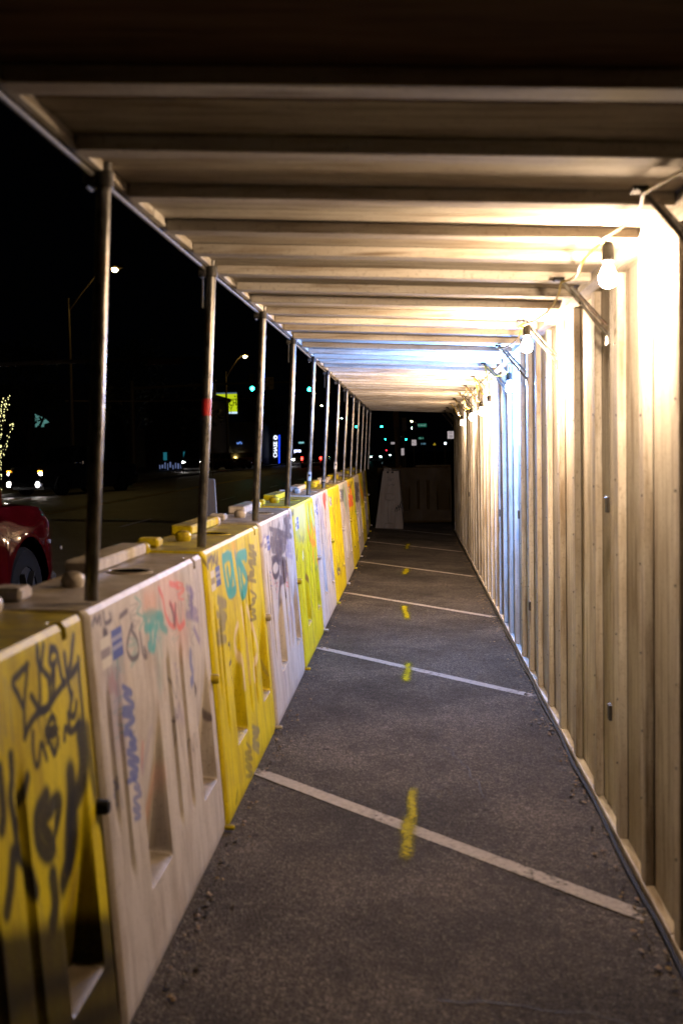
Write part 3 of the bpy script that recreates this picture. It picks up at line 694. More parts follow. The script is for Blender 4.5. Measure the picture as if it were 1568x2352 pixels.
for i in range(-2, 13):
    y0_ = 3.26+1.75*i; y1_ = y0_+1.745
    MB().tube([(0, y0_-3.26, zr(y0_)+.008), (0, y1_-3.26, zr(y1_)+.008)], .009, 10).obj('rail_pipe', M_RAILS, rail, smooth=True)

# ------------------------------------------------------------------ timber roof
ZL, ZRT, XL, XR = 2.415, 2.336, -.862, .80
def roofz(x, Y): return ZL+(ZRT-ZL)*(x-XL)/(XR-XL)+zr(Y)     # underside of the joists
roof = empty('timber_roof', (0, 3, 2.4), 'white painted timber roof of plywood on flat joists over the walkway', 'roof')
JY = [-.9, -.35, .2, .75, 1.3, 1.86, 2.415, 2.96, 3.51, 4.06, 4.55, 5.12, 5.68, 6.2, 6.75, 7.28, 7.78, 8.4, 9.11, 9.68, 10.2, 10.74, 11.36]
while JY[-1] < 23.3: JY.append(JY[-1]+random.uniform(.53, .6))
JH, JW = .040, .089
for Y in JY:
    j = random.uniform(-.006, .006); k = random.uniform(-.004, .004)
    p = []
    for z in (0, JH):
        for x, y in ((XL, Y+j), (XR-.004, Y-j), (XR-.004, Y-j+JW), (XL, Y+j+JW)): p.append((x, y-3, roofz(x, Y)+z-2.4+k*.3))
    MB().hexa(p).obj('joist', M_ROOF if Y > 2.2 else M_RAW_SHADE, roof, bevel=.003)
y = -1.0
while y < 24:
    y1 = y+1.216; p = []
    for z in (JH+.002, JH+.02):
        for xx, yy in ((XL-.005, y), (XR+.12, y), (XR+.12, y1), (XL-.005, y1)): p.append((xx, yy-3, roofz(xx, yy)+z-2.4))
    MB().hexa(p).obj('plywood_sheet', M_ROOF if y > 2.2 else M_RAW_SHADE, roof); y += 1.22
y = -1.0
while y < 24:
    y1 = min(y+2.43, 24.0); p = []
    for z in (.012, JH+.10):
        for xx, yy in ((XL-.024, y), (XL-.003, y), (XL-.003, y1), (XL-.024, y1)): p.append((xx, yy-3, roofz(XL, yy)+z-2.4))
    MB().hexa(p).obj('rim_board', M_LONG, roof); y += 2.44
y = -1.0
while y < 23.8:
    y1 = min(y+2.43, 23.85); p = []
    for z in (-.004, JH-.001):
        for xx, yy in ((XR+.002, y), (.852, y), (.852, y1), (XR+.002, y1)): p.append((xx, yy-3, roofz(XR, yy)+z-2.4))
    MB().hexa(p).obj('ledger_board', M_LONG, roof); y += 2.44
for i in range(13):           # knee braces from the wall studs to the joists
    Y = 3.32+1.75*i-.06; zt = roofz(.65, Y)-.006
    for dy, top, bot in ((0, (.645, zt), (.852, 2.085+zr(Y))), (.045, (.70, zt-.03), (.853, 2.135+zr(Y)))):
        mb = MB(); mb.tube([(top[0], Y+dy-3, top[1]-2.4), (bot[0], Y+dy-3, bot[1]-2.4)], .0085, 8)
        br = mb.obj('knee_brace', M_STEEL, roof, smooth=True)
    mb = MB(); mb.box(.847, .857, Y-3.015, Y-2.95, 2.05+zr(Y)-2.4, 2.10+zr(Y)-2.4); mb.obj('brace_foot', M_DARKSTEEL, br)
    mb = MB(); mb.box(.622, .665, Y-3.015, Y-2.96, zt-2.4-.008, zt-2.4+.005); mb.obj('brace_head', M_BLACK, br)

# ------------------------------------------------------------------ timber wall
wall = empty('timber_wall', (.9, 3, -.09), 'white painted plywood hoarding with flat upright studs along the right side', 'wall')
WX = .858; TOPZ = 2.335
SY = [-.6, .0, .62, 1.3, 1.95, 2.55, 3.14, 3.74, 4.30, 4.83, 5.44, 6.12, 6.74]
while SY[-1] < 23.4: SY.append(SY[-1]+random.uniform(.57, .64))
for Y in SY:
    a, b = random.uniform(-.004, .004), random.uniform(-.004, .004)
    p = []
    for z, s in ((-.05, a), (TOPZ+zr(Y)-.002, b)):
        for xx, yy in ((WX+s*.6, Y+s), (WX+.036, Y+s), (WX+.036, Y+s+.089), (WX+s*.6, Y+s+.089)): p.append((xx-.9, yy-3, z+.09))
    MB().hexa(p).obj('stud', M_WALL, wall, bevel=.003)
y = -1.0
while y < 23.8:
    y1 = min(y+1.217, 23.8); off = random.uniform(0, .003)
    MB().box(WX+.038+off-.9, WX+.054+off-.9, y-3, y1-3, .008, 2.52).obj('plywood_sheet', M_WALL, wall); y += 1.22
y = -1.0
while y < 23.8:
    y1 = min(y+2.43, 23.8)
    MB().box(WX-.002-.9, WX+.037-.9, y-3, y1-3, .004, .0395).obj('bottom_plate', M_LONG, wall, bevel=.003)
    for k, zz in ((0, TOPZ), (1, TOPZ+.046)):
        p = []
        for z in (0, .038):
            for xx, yy in ((WX+.002*k, y), (WX+.037, y), (WX+.037, y1), (WX+.002*k, y1)): p.append((xx-.9, yy-3, zz+z+zr(yy)+.09))
        MB().hexa(p).obj('top_plate', M_LONG, wall)
    y += 2.44
for Y in SY[6:22]:
    mb = MB()
    for zz in (.25, .55, .85, 1.15, 1.45, 1.75, 2.05): mb.lathe([(.0055, WX-.004-.9), (.0045, WX-.0005-.9)], 6, 'x', (0, Y+.03+random.uniform(-.01, .03)-3, zz+.09+random.uniform(-.03, .03)))
    tag(mb.obj('screw_heads', M_DARKSTEEL, wall), kind='stuff')
for (yy, zz) in ((5.02, 1.33), (9.2, 1.05), (4.98, .42), (8.4, .42), (11.2, .95), (17.2, .9)):   # hinge plates and latches left on the studs
    MB().box(WX-.016-.9, WX-.002-.9, yy-3, yy-2.95, zz+.09, zz+.16).obj('latch', M_DARKSTEEL, wall, bevel=.003)

# base cable along the foot of the wall
pts = [(.842+.006*math.sin(k*1.3), -.8+.3*k, fz_(.84)+.014+.004*math.sin(k*2.1)) for k in range(83)]
tag(MB().tube(pts, .0085, 7).obj('ground_cable', M_BLACK, smooth=True), 'black cable lying along the foot of the timber wall', 'cable')

# ------------------------------------------------------------------ string of site bulbs
M_B = {k: glow('bulb '+k, c, BULB_W*f) for k, c, f in (('a', WARM, .56), ('b', WARM, .92), ('c', COOL, 2.9), ('d', WARM, 1.4), ('e', WARM, .9), ('f', WARM, .65), ('g', WARM, .25))}
mb = MB(); mb.lathe([(.004, .030), (.018, .029), (.022, .02), (.022, -.032), (.018, -.036)], 14); SOCK = mb.mesh('lamp_socket', M_BLACK, True)
def bulb_mesh(m):
    mb = MB(); mb.lathe([(.0135, -.034), (.0145, -.05), (.021, -.064), (.029, -.080), (.0315, -.096), (.028, -.112), (.018, -.123), (.004, -.127)], 12); return mb.mesh('glass_bulb', m, True)
BM = {k: bulb_mesh(m) for k, m in M_B.items()}
mb = MB(); mb.tube([(0, 0, .028), (.004, 0, .05), (.0, .0, .075)], .004, 6); HOOK = mb.mesh('hanging_hook', M_BLACK)
BULBS = [(.70, 4.12, 2.21, 'a', 'largest and nearest glowing bulb, in a black socket'), (.658, 6.56, 2.19, 'b', 'second glowing bulb from the camera'),
  (.79, 9.30, 2.10, 'c', 'bluish white glowing bulb'), (.79, 11.75, 2.03, 'd', 'warm bulb just beyond the bluish one'), (.80, 13.2, 2.03, 'e', 'fifth glowing bulb, half hidden in glare'),
  (.815, 15.7, 2.04, 'f', 'next to last glowing bulb'), (.815, 18.6, 2.03, 'g', 'farthest glowing bulb at the dark end')]
tops = []
for x, y, z, k, lab in BULBS:
    r = empty('site_bulb', (x, y, z+.098), lab+' by the timber wall', 'light bulb', 'bulbs strung along the wall')
    inst('lamp_socket', SOCK, r); inst('glass_bulb', BM[k], r); inst('hanging_hook', HOOK, r)
    tops.append(Vector((x, y, z+.098+.03)))
path = [Vector((.72, 1.6, 2.31)), Vector((.66, 3.20, 2.315))]
anchors = [Vector((.652, 3.26+1.75*i, roofz(.65, 3.26+1.75*i)-.022)) for i in range(13)]
allp = sorted([(a.y, a, 'a') for a in anchors]+[(t.y, t+Vector((-.022, 0, .0)), 't') for t in tops], key=lambda q: q[0])
seq = [q for q in allp if q[0] < 19.5]
cable = []
for (ya, A, ka), (yb, B, kb) in zip(seq, seq[1:]):
    sag = .055 if (yb-ya) > .9 else .02
    for s in range(8):
        t = s/8; p = A.lerp(B, t); p.z -= sag*4*t*(1-t); p.x += .02*math.sin(t*6.28)*(1 if ka == 'a' else -1); cable.append(p)
cable.append(seq[-1][1])
cable = [Vector((.80, 1.8, 2.27)), Vector((.74, 2.5, 2.29))]+cable
tag(MB().tube(cable, .0054, 7).obj('bulb_cord', M_YCORD, smooth=True), 'yellow electric cord looping between the bulbs and the roof braces', 'cord')

# ------------------------------------------------------------------ litter on the floor
def litter(name, n, spots, mats, size, label, cat):
    v = []; f = []; idx = []
    for k in range(n):
        x, y = spots(); z = fz_(x)+.006; s = random.uniform(*size); a = random.uniform(0, 6.28)
        pts = []
        for j in range(5):
            b = a+j*1.2566; q = s*random.uniform(.5, 1.1)
            pts.append((x+math.cos(b)*q*.7, y+math.sin(b)*q, z+random.uniform(0, s*.3)))
        o = len(v); v += pts+[(x, y, z+s*random.uniform(.35, .6))]
        for j in range(5): f.append((o+j, o+(j+1) % 5, o+5)); idx.append(k % len(mats))
    me = bpy.data.meshes.new(name); me.from_pydata(v, [], f)
    for m in mats: me.materials.append(m)
    me.polygons.foreach_set('material_index', idx)
    return tag(inst(name, me), label, cat, kind='stuff')
def edge_spots():
    y = random.uniform(2.5, 23)
    if random.random() < .45: return -.80+abs(random.gauss(0, .05)), y
    return .835-abs(random.gauss(0, .06)), y
litter('leaf_litter', 1300, edge_spots, [plain('dry leaf', (.13,.08,.035), .8), plain('pale leaf', (.16,.11,.05), .8), plain('dark dirt', (.02,.017,.014), .9), plain('soil', (.05,.04,.03), .9)], (.006, .022), 'dry leaves and dirt gathered along the edges of the walkway', 'litter')
litter('loose_gravel', 700, lambda: (random.uniform(-.8, .82), random.uniform(2.2, 20)), [plain('pale stone', (.30,.28,.25), .8), plain('grey stone', (.12,.11,.10), .8)], (.0015, .0045), 'loose grit scattered over the asphalt', 'gravel')

# ------------------------------------------------------------------ street markings
def gz(x): return ground_z(x)
def ystrip(name, x, y0, y1, w, mat, lift=.006):
    n = max(2, int((y1-y0)/4)+1); strip(name, [(x, y0+(y1-y0)*i/(n-1)) for i in range(n)], w, mat, street, gz, lift)
for x in (-5.95, -12.0):
    for k in range(20): ystrip('lane_dash', x, 10.5+12.2*k, 13.6+12.2*k, .11, M_RWHITE)
for x in (-8.85, -9.1): ystrip('centre_line', x, 2, 170, .10, M_RYEL)
ystrip('stop_line', -4.0, 60, 60.5, 5, M_RWHITE)
M_KERB = plain('kerb concrete', (.16,.15,.14), .85)
mb = MB(); mb.box(-.09, .09, 0, 240, 0, .145)
tag(mb.obj('kerb', M_KERB, loc=(-15.55, -15, .06)), kind='structure')

# ------------------------------------------------------------------ vehicles
M_GLASS = plain('dark car glass', (.008,.009,.010), .06, 0, .1, 3, .6)
M_TYRE = plain('tyre rubber', (.006,.006,.006), .95, spec=.04)
M_RIM = plain('alloy rim', (.018,.018,.019), .5, .0, spec=.15)
M_CHROME = plain('chrome trim', (.45,.45,.47), .15, 1)
M_UNDER = plain('underbody', (.006,.006,.006), .9)
def carpaint(n, c): return plain(n, c, .06, .0, .06, 2, .18, .0)
def head_m(s, c=(1,.95,.9)): return glow('headlight %g' % s, c, s, s > 300)
M_HEAD = glow('headlamp', (1,.93,.88), 45, False); M_HEADS = glow('far headlamp', (1,.93,.85), 60, False); M_TAIL = glow('tail lamp', (1,.03,.02), 14, False)
M_TAILD = plain('unlit tail lamp', (.20,.01,.01), .2); M_AMBER = glow('amber lamp', (1,.35,.02), 8, False); M_LENS = plain('unlit headlamp', (.25,.25,.26), .12)
M_TEALC = glow('cool lamp', (.6,1,.95), 16, False); M_WARMC = glow('warm small lamp', (1,.75,.35), 25, False)
def wheel(parent, x, y, r, w, detail=True):
    mb = MB(); s = 1 if x > 0 else -1
    mb.lathe([(r*.62, -w/2), (r*.93, -w/2), (r, -w/2+.03), (r, w/2-.03), (r*.93, w/2), (r*.62, w/2)], 22, 'x', caps=False)
    wh = mb.obj('wheel', M_TYRE, parent, (x, y, r), True)
    mb = MB(); mb.lathe([(r*.63, s*(w/2-.06)), (r*.61, s*(w/2-.01)), (r*.52, s*(w/2-.02)), (r*.2, s*(w/2-.035)), (r*.1, s*(w/2-.015))], 22, 'x')
    mb.obj('rim', M_RIM, wh, smooth=True)
    if detail:
        for k in range(6):
            a = k*math.pi/3; mb = MB(); mb.bar((s*(w/2-.006), math.cos(a)*r*.12, math.sin(a)*r*.12), (s*(w/2-.004), math.cos(a)*r*.58, math.sin(a)*r*.58), .012, r*.15, (1, 0, 0)); mb.obj('spoke', M_RIM, wh)
def vehicle(name, label, cat, loc, rotz, paint_m, kind='car', head=None, tail=None, L=None, detail=True, group=None, grill=M_UNDER):
    """+y is the front; loc is under the middle of the vehicle"""
    root = empty(name, loc, label, cat, group, (0, 0, rotz))
    P = dict(car=dict(L=4.7, W=1.84, r=.33, hood=.92, sh=.94, tail=1.0, roof=1.44, cab=(-1.75, .95), top=(-1.05, .15), ax=1.40),
             suv=dict(L=4.9, W=1.95, r=.38, hood=1.12, sh=1.12, tail=1.15, roof=1.84, cab=(-2.35, 1.0), top=(-2.15, .35), ax=1.45),
             pickup=dict(L=5.8, W=2.02, r=.41, hood=1.17, sh=1.16, tail=1.18, roof=1.92, cab=(-.75, 1.25), top=(-.55, .55), ax=1.80))[kind]
    h = P['L']/2; W = P['W']/2; r = P['r']; ar = r*1.20
    ss = sorted(set([round(-h+P['L']*k/40, 3) for k in range(41)] + [round(a+ar*math.cos(math.pi*k/10), 3) for a in (-P['ax'], P['ax']) for k in range(11)]))
    rings = []
    for s in ss:
        e = max(0, (s-(h-.75))/.75); q = max(0, (-s-(h-.5))/.5)
        w = W*(1-.20*e**2.6-.08*q**2.5)
        zb = .30+.06*e+.08*q
        for a in (-P['ax'], P['ax']):
            if abs(s-a) < ar: zb = max(zb, r+math.sqrt(max(0, ar*ar-(s-a)**2)))
        zt = P['hood']-(.10*max(0, (s-(h-1.4))/1.4)**2 if s > 0 else 0) - .22*max(0, (s-(h-.18))/.18)**2
        if s < P['cab'][0]: zt = P['tail']-.05*q
        flare = .025 if min(abs(s-P['ax']), abs(s+P['ax'])) < ar*1.1 else 0
        zm = max(zb+.03, zt*.62)
        rings.append([(w-.03 if zb < .5 else w+flare, s, zb), (w+flare, s, max(zb+.01, zm-.12)), (w+flare*.5, s, zm+.02), (w-.015, s, max(zm+.04, zt-.14)), (w-.09, s, zt-.02), (w-.45, s, zt+.025), (0, s, zt+.035)])
    mb = MB(); K = 7
    for rg in rings: mb.v += rg + [(-x, y, z) for x, y, z in rg[-2::-1]]
    M = 2*K-1
    for i in range(len(rings)-1):
        for k in range(M-1): mb.f.append((i*M+k, i*M+k+1, (i+1)*M+k+1, (i+1)*M+k))
    mb.f.append(tuple(range(M))); mb.f.append(tuple((len(rings)-1)*M+k for k in range(M)))
    mb.obj('body', paint_m, root, smooth=True)
    mb = MB(); mb.box(-W+.22, W-.22, -h+.25, h-.25, .24, P['hood']*.8); mb.obj('underbody', M_UNDER, root)
    c0, c1 = P['cab']; t0, t1 = P['top']; zs = P['sh']; zr_ = P['roof']; wb, wt = W-.07, W-.27
    p = [(-wb, c0, zs-.1), (wb, c0, zs-.1), (wb, c1, zs-.1), (-wb, c1, zs-.1), (-wt, t0, zr_), (wt, t0, zr_), (wt, t1, zr_), (-wt, t1, zr_)]
    MB().hexa(p).obj('cabin', paint_m, root, bevel=.05)
    def lerp(a, b, t): return tuple(a[k]+(b[k]-a[k])*t for k in range(3))
    def pane(nm, q, m, out):
        (A, B, C, D) = q; o = Vector(out)
        pts = [Vector(lerp(lerp(A, B, u), lerp(D, C, u), v))+o for u, v in ((.06, .24), (.94, .24), (.94, .90), (.06, .90))]
        MB().prism([x-o*.6 for x in pts], o*.8).obj(nm, m, root)
    for s in (0, 1):
        A, B, C, D = ((p[1], p[2], p[6], p[5]) if s else (p[0], p[3], p[7], p[4])); o = (.008, 0, .003) if s else (-.008, 0, .003)
        m0, m1 = lerp(A, B, .5), lerp(D, C, .5)
        pane('rear_side_window', (A, m0, m1, D), M_GLASS, o); pane('front_side_window', (m0, B, C, m1), M_GLASS, o)
    pane('windscreen', (p[3], p[2], p[6], p[7]), M_GLASS, (0, .008, .004)); pane('rear_window', (p[0], p[1], p[5], p[4]), M_GLASS, (0, -.008, .003))
    if detail:
        for s in (-1, 1):
            A, B, C, D = ((p[1], p[2], p[6], p[5]) if s > 0 else (p[0], p[3], p[7], p[4])); o = Vector((.014*s, 0, .004))
            m0, m1 = lerp(A, D, .2), lerp(B, C, .2); q0, q1 = lerp(A, D, .93), lerp(B, C, .93)
            mb = MB(); mb.bar(Vector(m0)+o, Vector(m1)+o, .02, .03); mb.obj('window_trim', M_CHROME, root)
            mb = MB(); mb.bar(Vector(q0)+o, Vector(q1)+o, .02, .02); mb.obj('window_trim', M_CHROME, root)
            MB().box(s*(W+.012)-.012, s*(W+.012)+.012, c0+.55, c0+.75, zs-.26, zs-.22).obj('door_handle', M_CHROME, root, bevel=.006)
    for x in (-1, 1):
        for a in (-P['ax'], P['ax']): wheel(root, x*(W-.13), a, r, .25, detail)
        MB().box(x*(W-.30)-.14, x*(W-.30)+.14, h-.22, h-.03, P['hood']*.66, P['hood']*.66+.15).obj('headlight', head or M_LENS, root, bevel=.04)
        MB().box(x*(W-.17)-.09, x*(W-.17)+.09, -h-.012, -h+.06, P['tail']*.66, P['tail']*.66+.26).obj('tail_light', tail or M_TAILD, root, bevel=.02)
        if detail: MB().box(x*(W+.06)-.11, x*(W+.06)+.11, c1-.55, c1-.40, zs, zs+.18).obj('wing_mirror', paint_m, root, bevel=.03)
    g_ = MB().box(-W+.55, W-.55, h-.12, h-.01, .55, P['hood']*.80).obj('grille', grill, root)
    for k in range(3): MB().box(-W+.55, W-.55, h-.012, h+.012, .60+.1*k, .63+.1*k).obj('grille_bar', grill, g_)
    MB().box(-W+.12, W-.12, h-.16, h+.03, .34, .53).obj('front_bumper', grill if kind == 'pickup' else paint_m, root, bevel=.04)
    MB().box(-W+.12, W-.12, -h-.05, -h+.12, .40, .60).obj('rear_bumper', M_UNDER if kind == 'car' else M_CHROME, root, bevel=.04)
    MB().box(-.26, .26, -h-.012, -h, .70, .84).obj('number_plate', M_DULL, root)
    return root, P
red, P = vehicle('pickup_truck', 'dark red pickup truck close behind the water barriers at the left edge', 'truck', (-4.06, 7.0, .085), 0, carpaint('dark red paint', (.034,.001,.0015)), 'pickup')
bd = empty('badge', (1.0, 1.15, .98)); bd.parent = red
MB().box(.0, .016, -.17, .17, -.04, .04).obj('badge_plate', M_CHROME, red, (.992, 1.0, .955), bevel=.006); bpy.data.objects.remove(bd)
MB().box(.0, .012, -1.6, 1.2, 0, .012).obj('trim_line', M_UNDER, red, (1.0, .2, .62))
for (yy, zz) in ((1.62, .88), (1.93, .80)): MB().lathe([(.02, 0), (.018, .012)], 8, 'x').obj('side_marker', M_LENS, red, (.985+.02, yy+.75, zz-.06))
bt, P = vehicle('pickup_truck', 'black pickup truck with bright headlights waiting across the street', 'truck', (at(48, 1080, 43).x+1.5, 45.0, .10), R(180-24), plain('black truck paint', (.022,.022,.026), .12, 0, .1, 3, .5, .6), 'pickup', M_HEAD, None, grill=M_CHROME)
for x in (-.72, .72): MB().lathe([(.10, 0), (.10, .03), (.03, .05)], 12, 'y').obj('fog_light', M_HEAD, bt, (x, 2.90, .45), True)
for x in (-.78, .78): MB().box(x-.08, x+.08, 2.80, 2.87, .93, .98).obj('turn_signal', M_AMBER, bt)
vehicle('car', 'oncoming car with dazzling headlights far down the street beside the second post', 'car', (at(433, 1060, 92).x+.55, 92, .12), R(180+6), carpaint('grey paint', (.03,.03,.035)), 'suv', glow('dazzling headlamp', (1,.92,.88), 160), detail=False)
vehicle('car', 'distant oncoming car with one round white headlight under the blue panel', 'car', (at(690, 1054, 118).x+.1, 118, .14), R(180), carpaint('silver paint', (.2,.2,.2)), 'car', glow('white headlamp', (1,.92,.95), 120), detail=False)
vehicle('car', 'distant car with glowing red tail lights driving away', 'car', (at(705, 1060, 100).x+.6, 100, .14), 0, carpaint('dark paint', (.01,.01,.01)), 'suv', None, M_TAIL, detail=False)
vehicle('car', 'distant dark car with cool white lights beside the red tail lights', 'car', (at(734, 1060, 112).x, 112, .14), R(180), carpaint('navy paint', (.008,.01,.02)), 'suv', M_TEALC, detail=False)
vehicle('car', 'distant car with wide teal lights seen past the far end of the posts', 'car', (at(864, 1056, 150).x, 150, .1), R(180), carpaint('green black paint', (.01,.02,.02)), 'car', M_TEALC, detail=False)
vehicle('car', 'far car with a pair of pale green lights left of the utility pole', 'car', (at(888, 1054, 190).x, 190, .1), R(180), carpaint('grey black paint', (.02,.02,.02)), 'car', M_TEALC, detail=False)
vehicle('suv', 'black parked vehicle behind the yellow barrier at the end of the walkway', 'car', (1.95, 31.5, -.1), R(90), carpaint('deep black paint', (.004,.004,.005)), 'suv')
lots = [(506, 98, 1), (522, 105, 2), (541, 112, 3), (556, 100, 4), (574, 108, 5)]
pos = ['leftmost', 'second', 'middle', 'fourth', 'rightmost']
for (px, Y, k), w in zip(lots, pos):
    q = at(px, 1056, Y)
    r_, P_ = vehicle('parked_car', w+' of the dark cars in the lit parking lot across the street', 'car', (q.x-.4, Y, .2), R(150+12*k), carpaint('lot paint %d' % k, (.02+.01*k, .02, .02)), 'car', M_WARMC if k in (2, 3) else None, detail=False, group='cars in the parking lot')
# ------------------------------------------------------------------ street lamps
M_POLE = plain('lamp post metal', (.075,.055,.035), .6, .2)
M_SODIUM = glow('sodium lamp', (1,.66,.18), 420); M_SODF = glow('far sodium lamp', (1,.72,.30), 260, False); M_LEDF = glow('far led lamp', (.75,1,.92), 120, False)
def street_lamp(x, Y, H, reach, lab, m, lean=0):
    r = empty('street_lamp', (x, Y, .2), lab, 'street lamp', 'street lamps along the far kerb', (0, R(lean), 0))
    MB().lathe([(.20, 0), (.20, .35), (.11, .42), (.075, H*.80), (.07, H*.86)], 10).obj('post', M_POLE, r, smooth=True)
    MB().tube([(0, 0, H*.80), (reach*.28, 0, H*.88), (reach*.6, 0, H*.96), (reach*.9, 0, H)], .045, 8).obj('arm', M_POLE, r, smooth=True)
    mb = MB(); mb.lathe([(.05, -.42), (.15, -.30), (.17, .2), (.10, .38), (.03, .42)], 10, 'x', (reach, 0, H)); hd = mb.obj('lamp_head', M_POLE, r, smooth=True)
    mb = MB(); mb.lathe([(.05, -.13), (.12, -.08), (.14, 0)], 12, 'z', (reach, 0, H-.13)); mb.obj('lamp_lens', m, hd, smooth=True)
street_lamp(-16.3, 54, 10.4, 2.3, 'tall street lamp whose yellow light shines beside the first post', M_SODIUM)
street_lamp(-16.6, 102, 10.2, 1.8, 'street lamp with a yellow head right of the billboard', M_SODIUM)
street_lamp(-16.3, 6, 10.4, 1.6, 'nearest street lamp, out of view left of the walkway', glow('weak sodium lamp', (1,.66,.18), 260))  # unseen lamp carrying on the row, added to light the near road
street_lamp(-19.5, 215, 10.2, 2.6, 'small far street lamp beside the sixth post', M_SODF)
street_lamp(-21, 300, 10.2, 2.6, 'tiny far street lamp beside the seventh post', M_LEDF)
q = at(945, 967, 260); street_lamp(q.x+2.0, 260, q.z-.1, -2.0, 'far street lamp with a yellow head above the end barriers', M_SODF)
q = at(945.4, 982, 330); street_lamp(q.x+2.6, 330, q.z-.1, -2.6, 'farther street lamp with a greenish head above the end barriers', M_LEDF)

# ------------------------------------------------------------------ traffic signals
M_GREEN = glow('green signal', (.02,1,.80), 38, False); M_REDL = glow('red signal', (1,.03,.05), 14, False)
M_SIG = plain('signal housing', (.03,.025,.01), .6); M_SIGN = plain('sign face', (.55,.52,.50), .5); M_SIGNB = plain('sign black', (.012,.012,.012), .6)
def text(name, body, size, mat, parent, loc, rot=(90, 0, 0), ext=.004, sx=1, bold=.0, align='CENTER'):
    f = bpy.data.curves.new(name, 'FONT'); f.body = body; f.size = size; f.align_x = align; f.align_y = 'CENTER'; f.extrude = ext; f.offset = bold
    f.materials.append(mat); f.resolution_u = 3; o = as_mesh(name, f); o.parent = parent; o.location = loc
    o.rotation_euler = tuple(R(a) for a in rot); o.scale = (sx, 1, 1); return o
def signal_head(parent, p, lit):
    hd = MB().box(-.18, .18, -.12, .10, -.55, .55).obj('signal_head', M_SIG, parent, p, bevel=.03)
    for k, nm in enumerate(('red', 'amber', 'green')):
        m = M_GREEN if (nm == 'green' and lit == 'g') else M_REDL if (nm == 'red' and lit == 'r') else M_SIGNB
        mb = MB(); mb.lathe([(.125, -.135), (.10, -.155), (.03, -.165)], 16, 'y', (0, 0, .35-.35*k)); mb.obj(nm+'_lens', m, hd, smooth=True)
        mb = MB(); mb.tube([(0, -.13, .35-.35*k), (0, -.30, .35-.35*k)], .14, 14, False); mb.obj('hood', M_SIG, hd)
def signal_mast(label, base, arm_to, heads):
    r = empty('traffic_signal', base, label, 'traffic signal', 'traffic signals on mast arms')
    b = Vector(base); z = arm_to[2]-b.z
    MB().lathe([(.17, 0), (.13, z+.3)], 10).obj('post', M_POLE, r, smooth=True)
    MB().tube([(0, 0, z-.2), ((arm_to[0]-b.x)*.5, 0, z-.03), (arm_to[0]-b.x, 0, z)], [.10, .075, .05], 8).obj('mast_arm', M_POLE, r, smooth=True)
    for p, lit in heads: signal_head(r, (p.x-b.x, -.15, p.z-b.z+.35), lit)
    return r, b
g1, g2 = at(712, 895, 71), at(581, 893, 71)
sm, b = signal_mast('mast arm with the large near green light between the posts', (-17.5, 71, .2), (-5.6, 71, g1.z+.5), [(g1, 'g'), (g2, 'g')])
q = at(615, 881, 71); bd = MB().box(-.40, .40, -.02, .01, -.38, .38).obj('sign_board', plain('tan sign face', (.30,.24,.19), .6), sm, (q.x-b.x, -.2, q.z-b.z))
for k, s in enumerate(('LEFT TURN', 'YIELD', 'ON GREEN')): text('sign_lettering', s, .15, M_SIGNB, bd, (0, -.024, .24-.17*k))
mb = MB(); mb.lathe([(.09, -.028), (.09, -.024)], 14, 'y', (0, 0, -.27)); mb.obj('sign_dot', M_SIGNB, bd)
h1, h2 = at(818.5, 980, 168), at(876, 980, 168)
signal_mast('far mast arm with two green lights above the street corner', (-20, 168, .2), (-4.2, 168, h1.z+.6), [(h1, 'g'), (h2, 'g')])
h1, h2 = at(884.6, 1009, 330), at(932, 1009.5, 330)
signal_mast('farthest pair of small green lights beyond the utility pole', (h1.x-6, 330, .2), (h2.x+.5, 330, h1.z+.6), [(h1, 'g'), (h2, 'g')])
h1 = at(887, 1041, 300)
signal_mast('tiny far red signal left of the utility pole', (h1.x-5, 300, .2), (h1.x+.4, 300, h1.z+.6), [(h1, 'r')])
h1, h2 = at(385, 832, 38), at(352, 830, 38)
sm, b = signal_mast('dark mast arm seen from behind, left of the second post', (-17.8, 38, .2), (-6.8, 38, h1.z+.12), [])
MB().box(-.62, .62, -.05, .05, -.09, .09).obj('back_plate', plain('dull red plate', (.10,.012,.010), .6), sm, (h1.x-b.x, -.2, h1.z-b.z))

# ------------------------------------------------------------------ billboard, lit signs, shops
M_BBY = glow('lit billboard yellow', (.50,.62,.01), 1.0, False); M_BBW = glow('lit billboard strip', (.55,.75,.9), 1.2, False); M_NAVY = plain('navy print', (.004,.008,.035), .7)
c0, c1 = at(459, 903, 203), at(545, 950, 203); w = c1.x-c0.x; h = c0.z-c1.z
bb = empty('billboard', ((c0.x+c1.x)/2, 203, .2), 'lit yellow green billboard with dark blue capitals above the street', 'billboard')
zc = (c0.z+c1.z)/2-.2
MB().box(-w/2-.1, w/2+.1, .03, .35, zc-h/2-.1, zc+h/2+.1).obj('frame', M_SIG, bb)
MB().box(-w/2, w/2, -.02, .02, zc-h/2+.35, zc+h/2-.25).obj('face', M_BBY, bb)
MB().box(-w/2, w/2, -.02, .02, zc-h/2, zc-h/2+.34).obj('lower_strip', M_BBW, bb)
MB().box(-w/2+2, w/2, -.02, .02, zc+h/2-.24, zc+h/2).obj('upper_strip', glow('billboard top strip', (.12,.2,.3), .6, False), bb)
text('lettering', 'EASY', 1.45, M_NAVY, bb, (-w/2+1.35, -.05, zc-.15), sx=.72, bold=.02); text('lettering', 'SWITCH', 1.45, M_NAVY, bb, (w/2-1.95, -.05, zc-.02), sx=.70, bold=.02)
for x in (-.8, .8): MB().lathe([(.25, 0), (.25, zc-h/2)], 8, 'z', (x, .2, 0)).obj('post', M_POLE, bb)
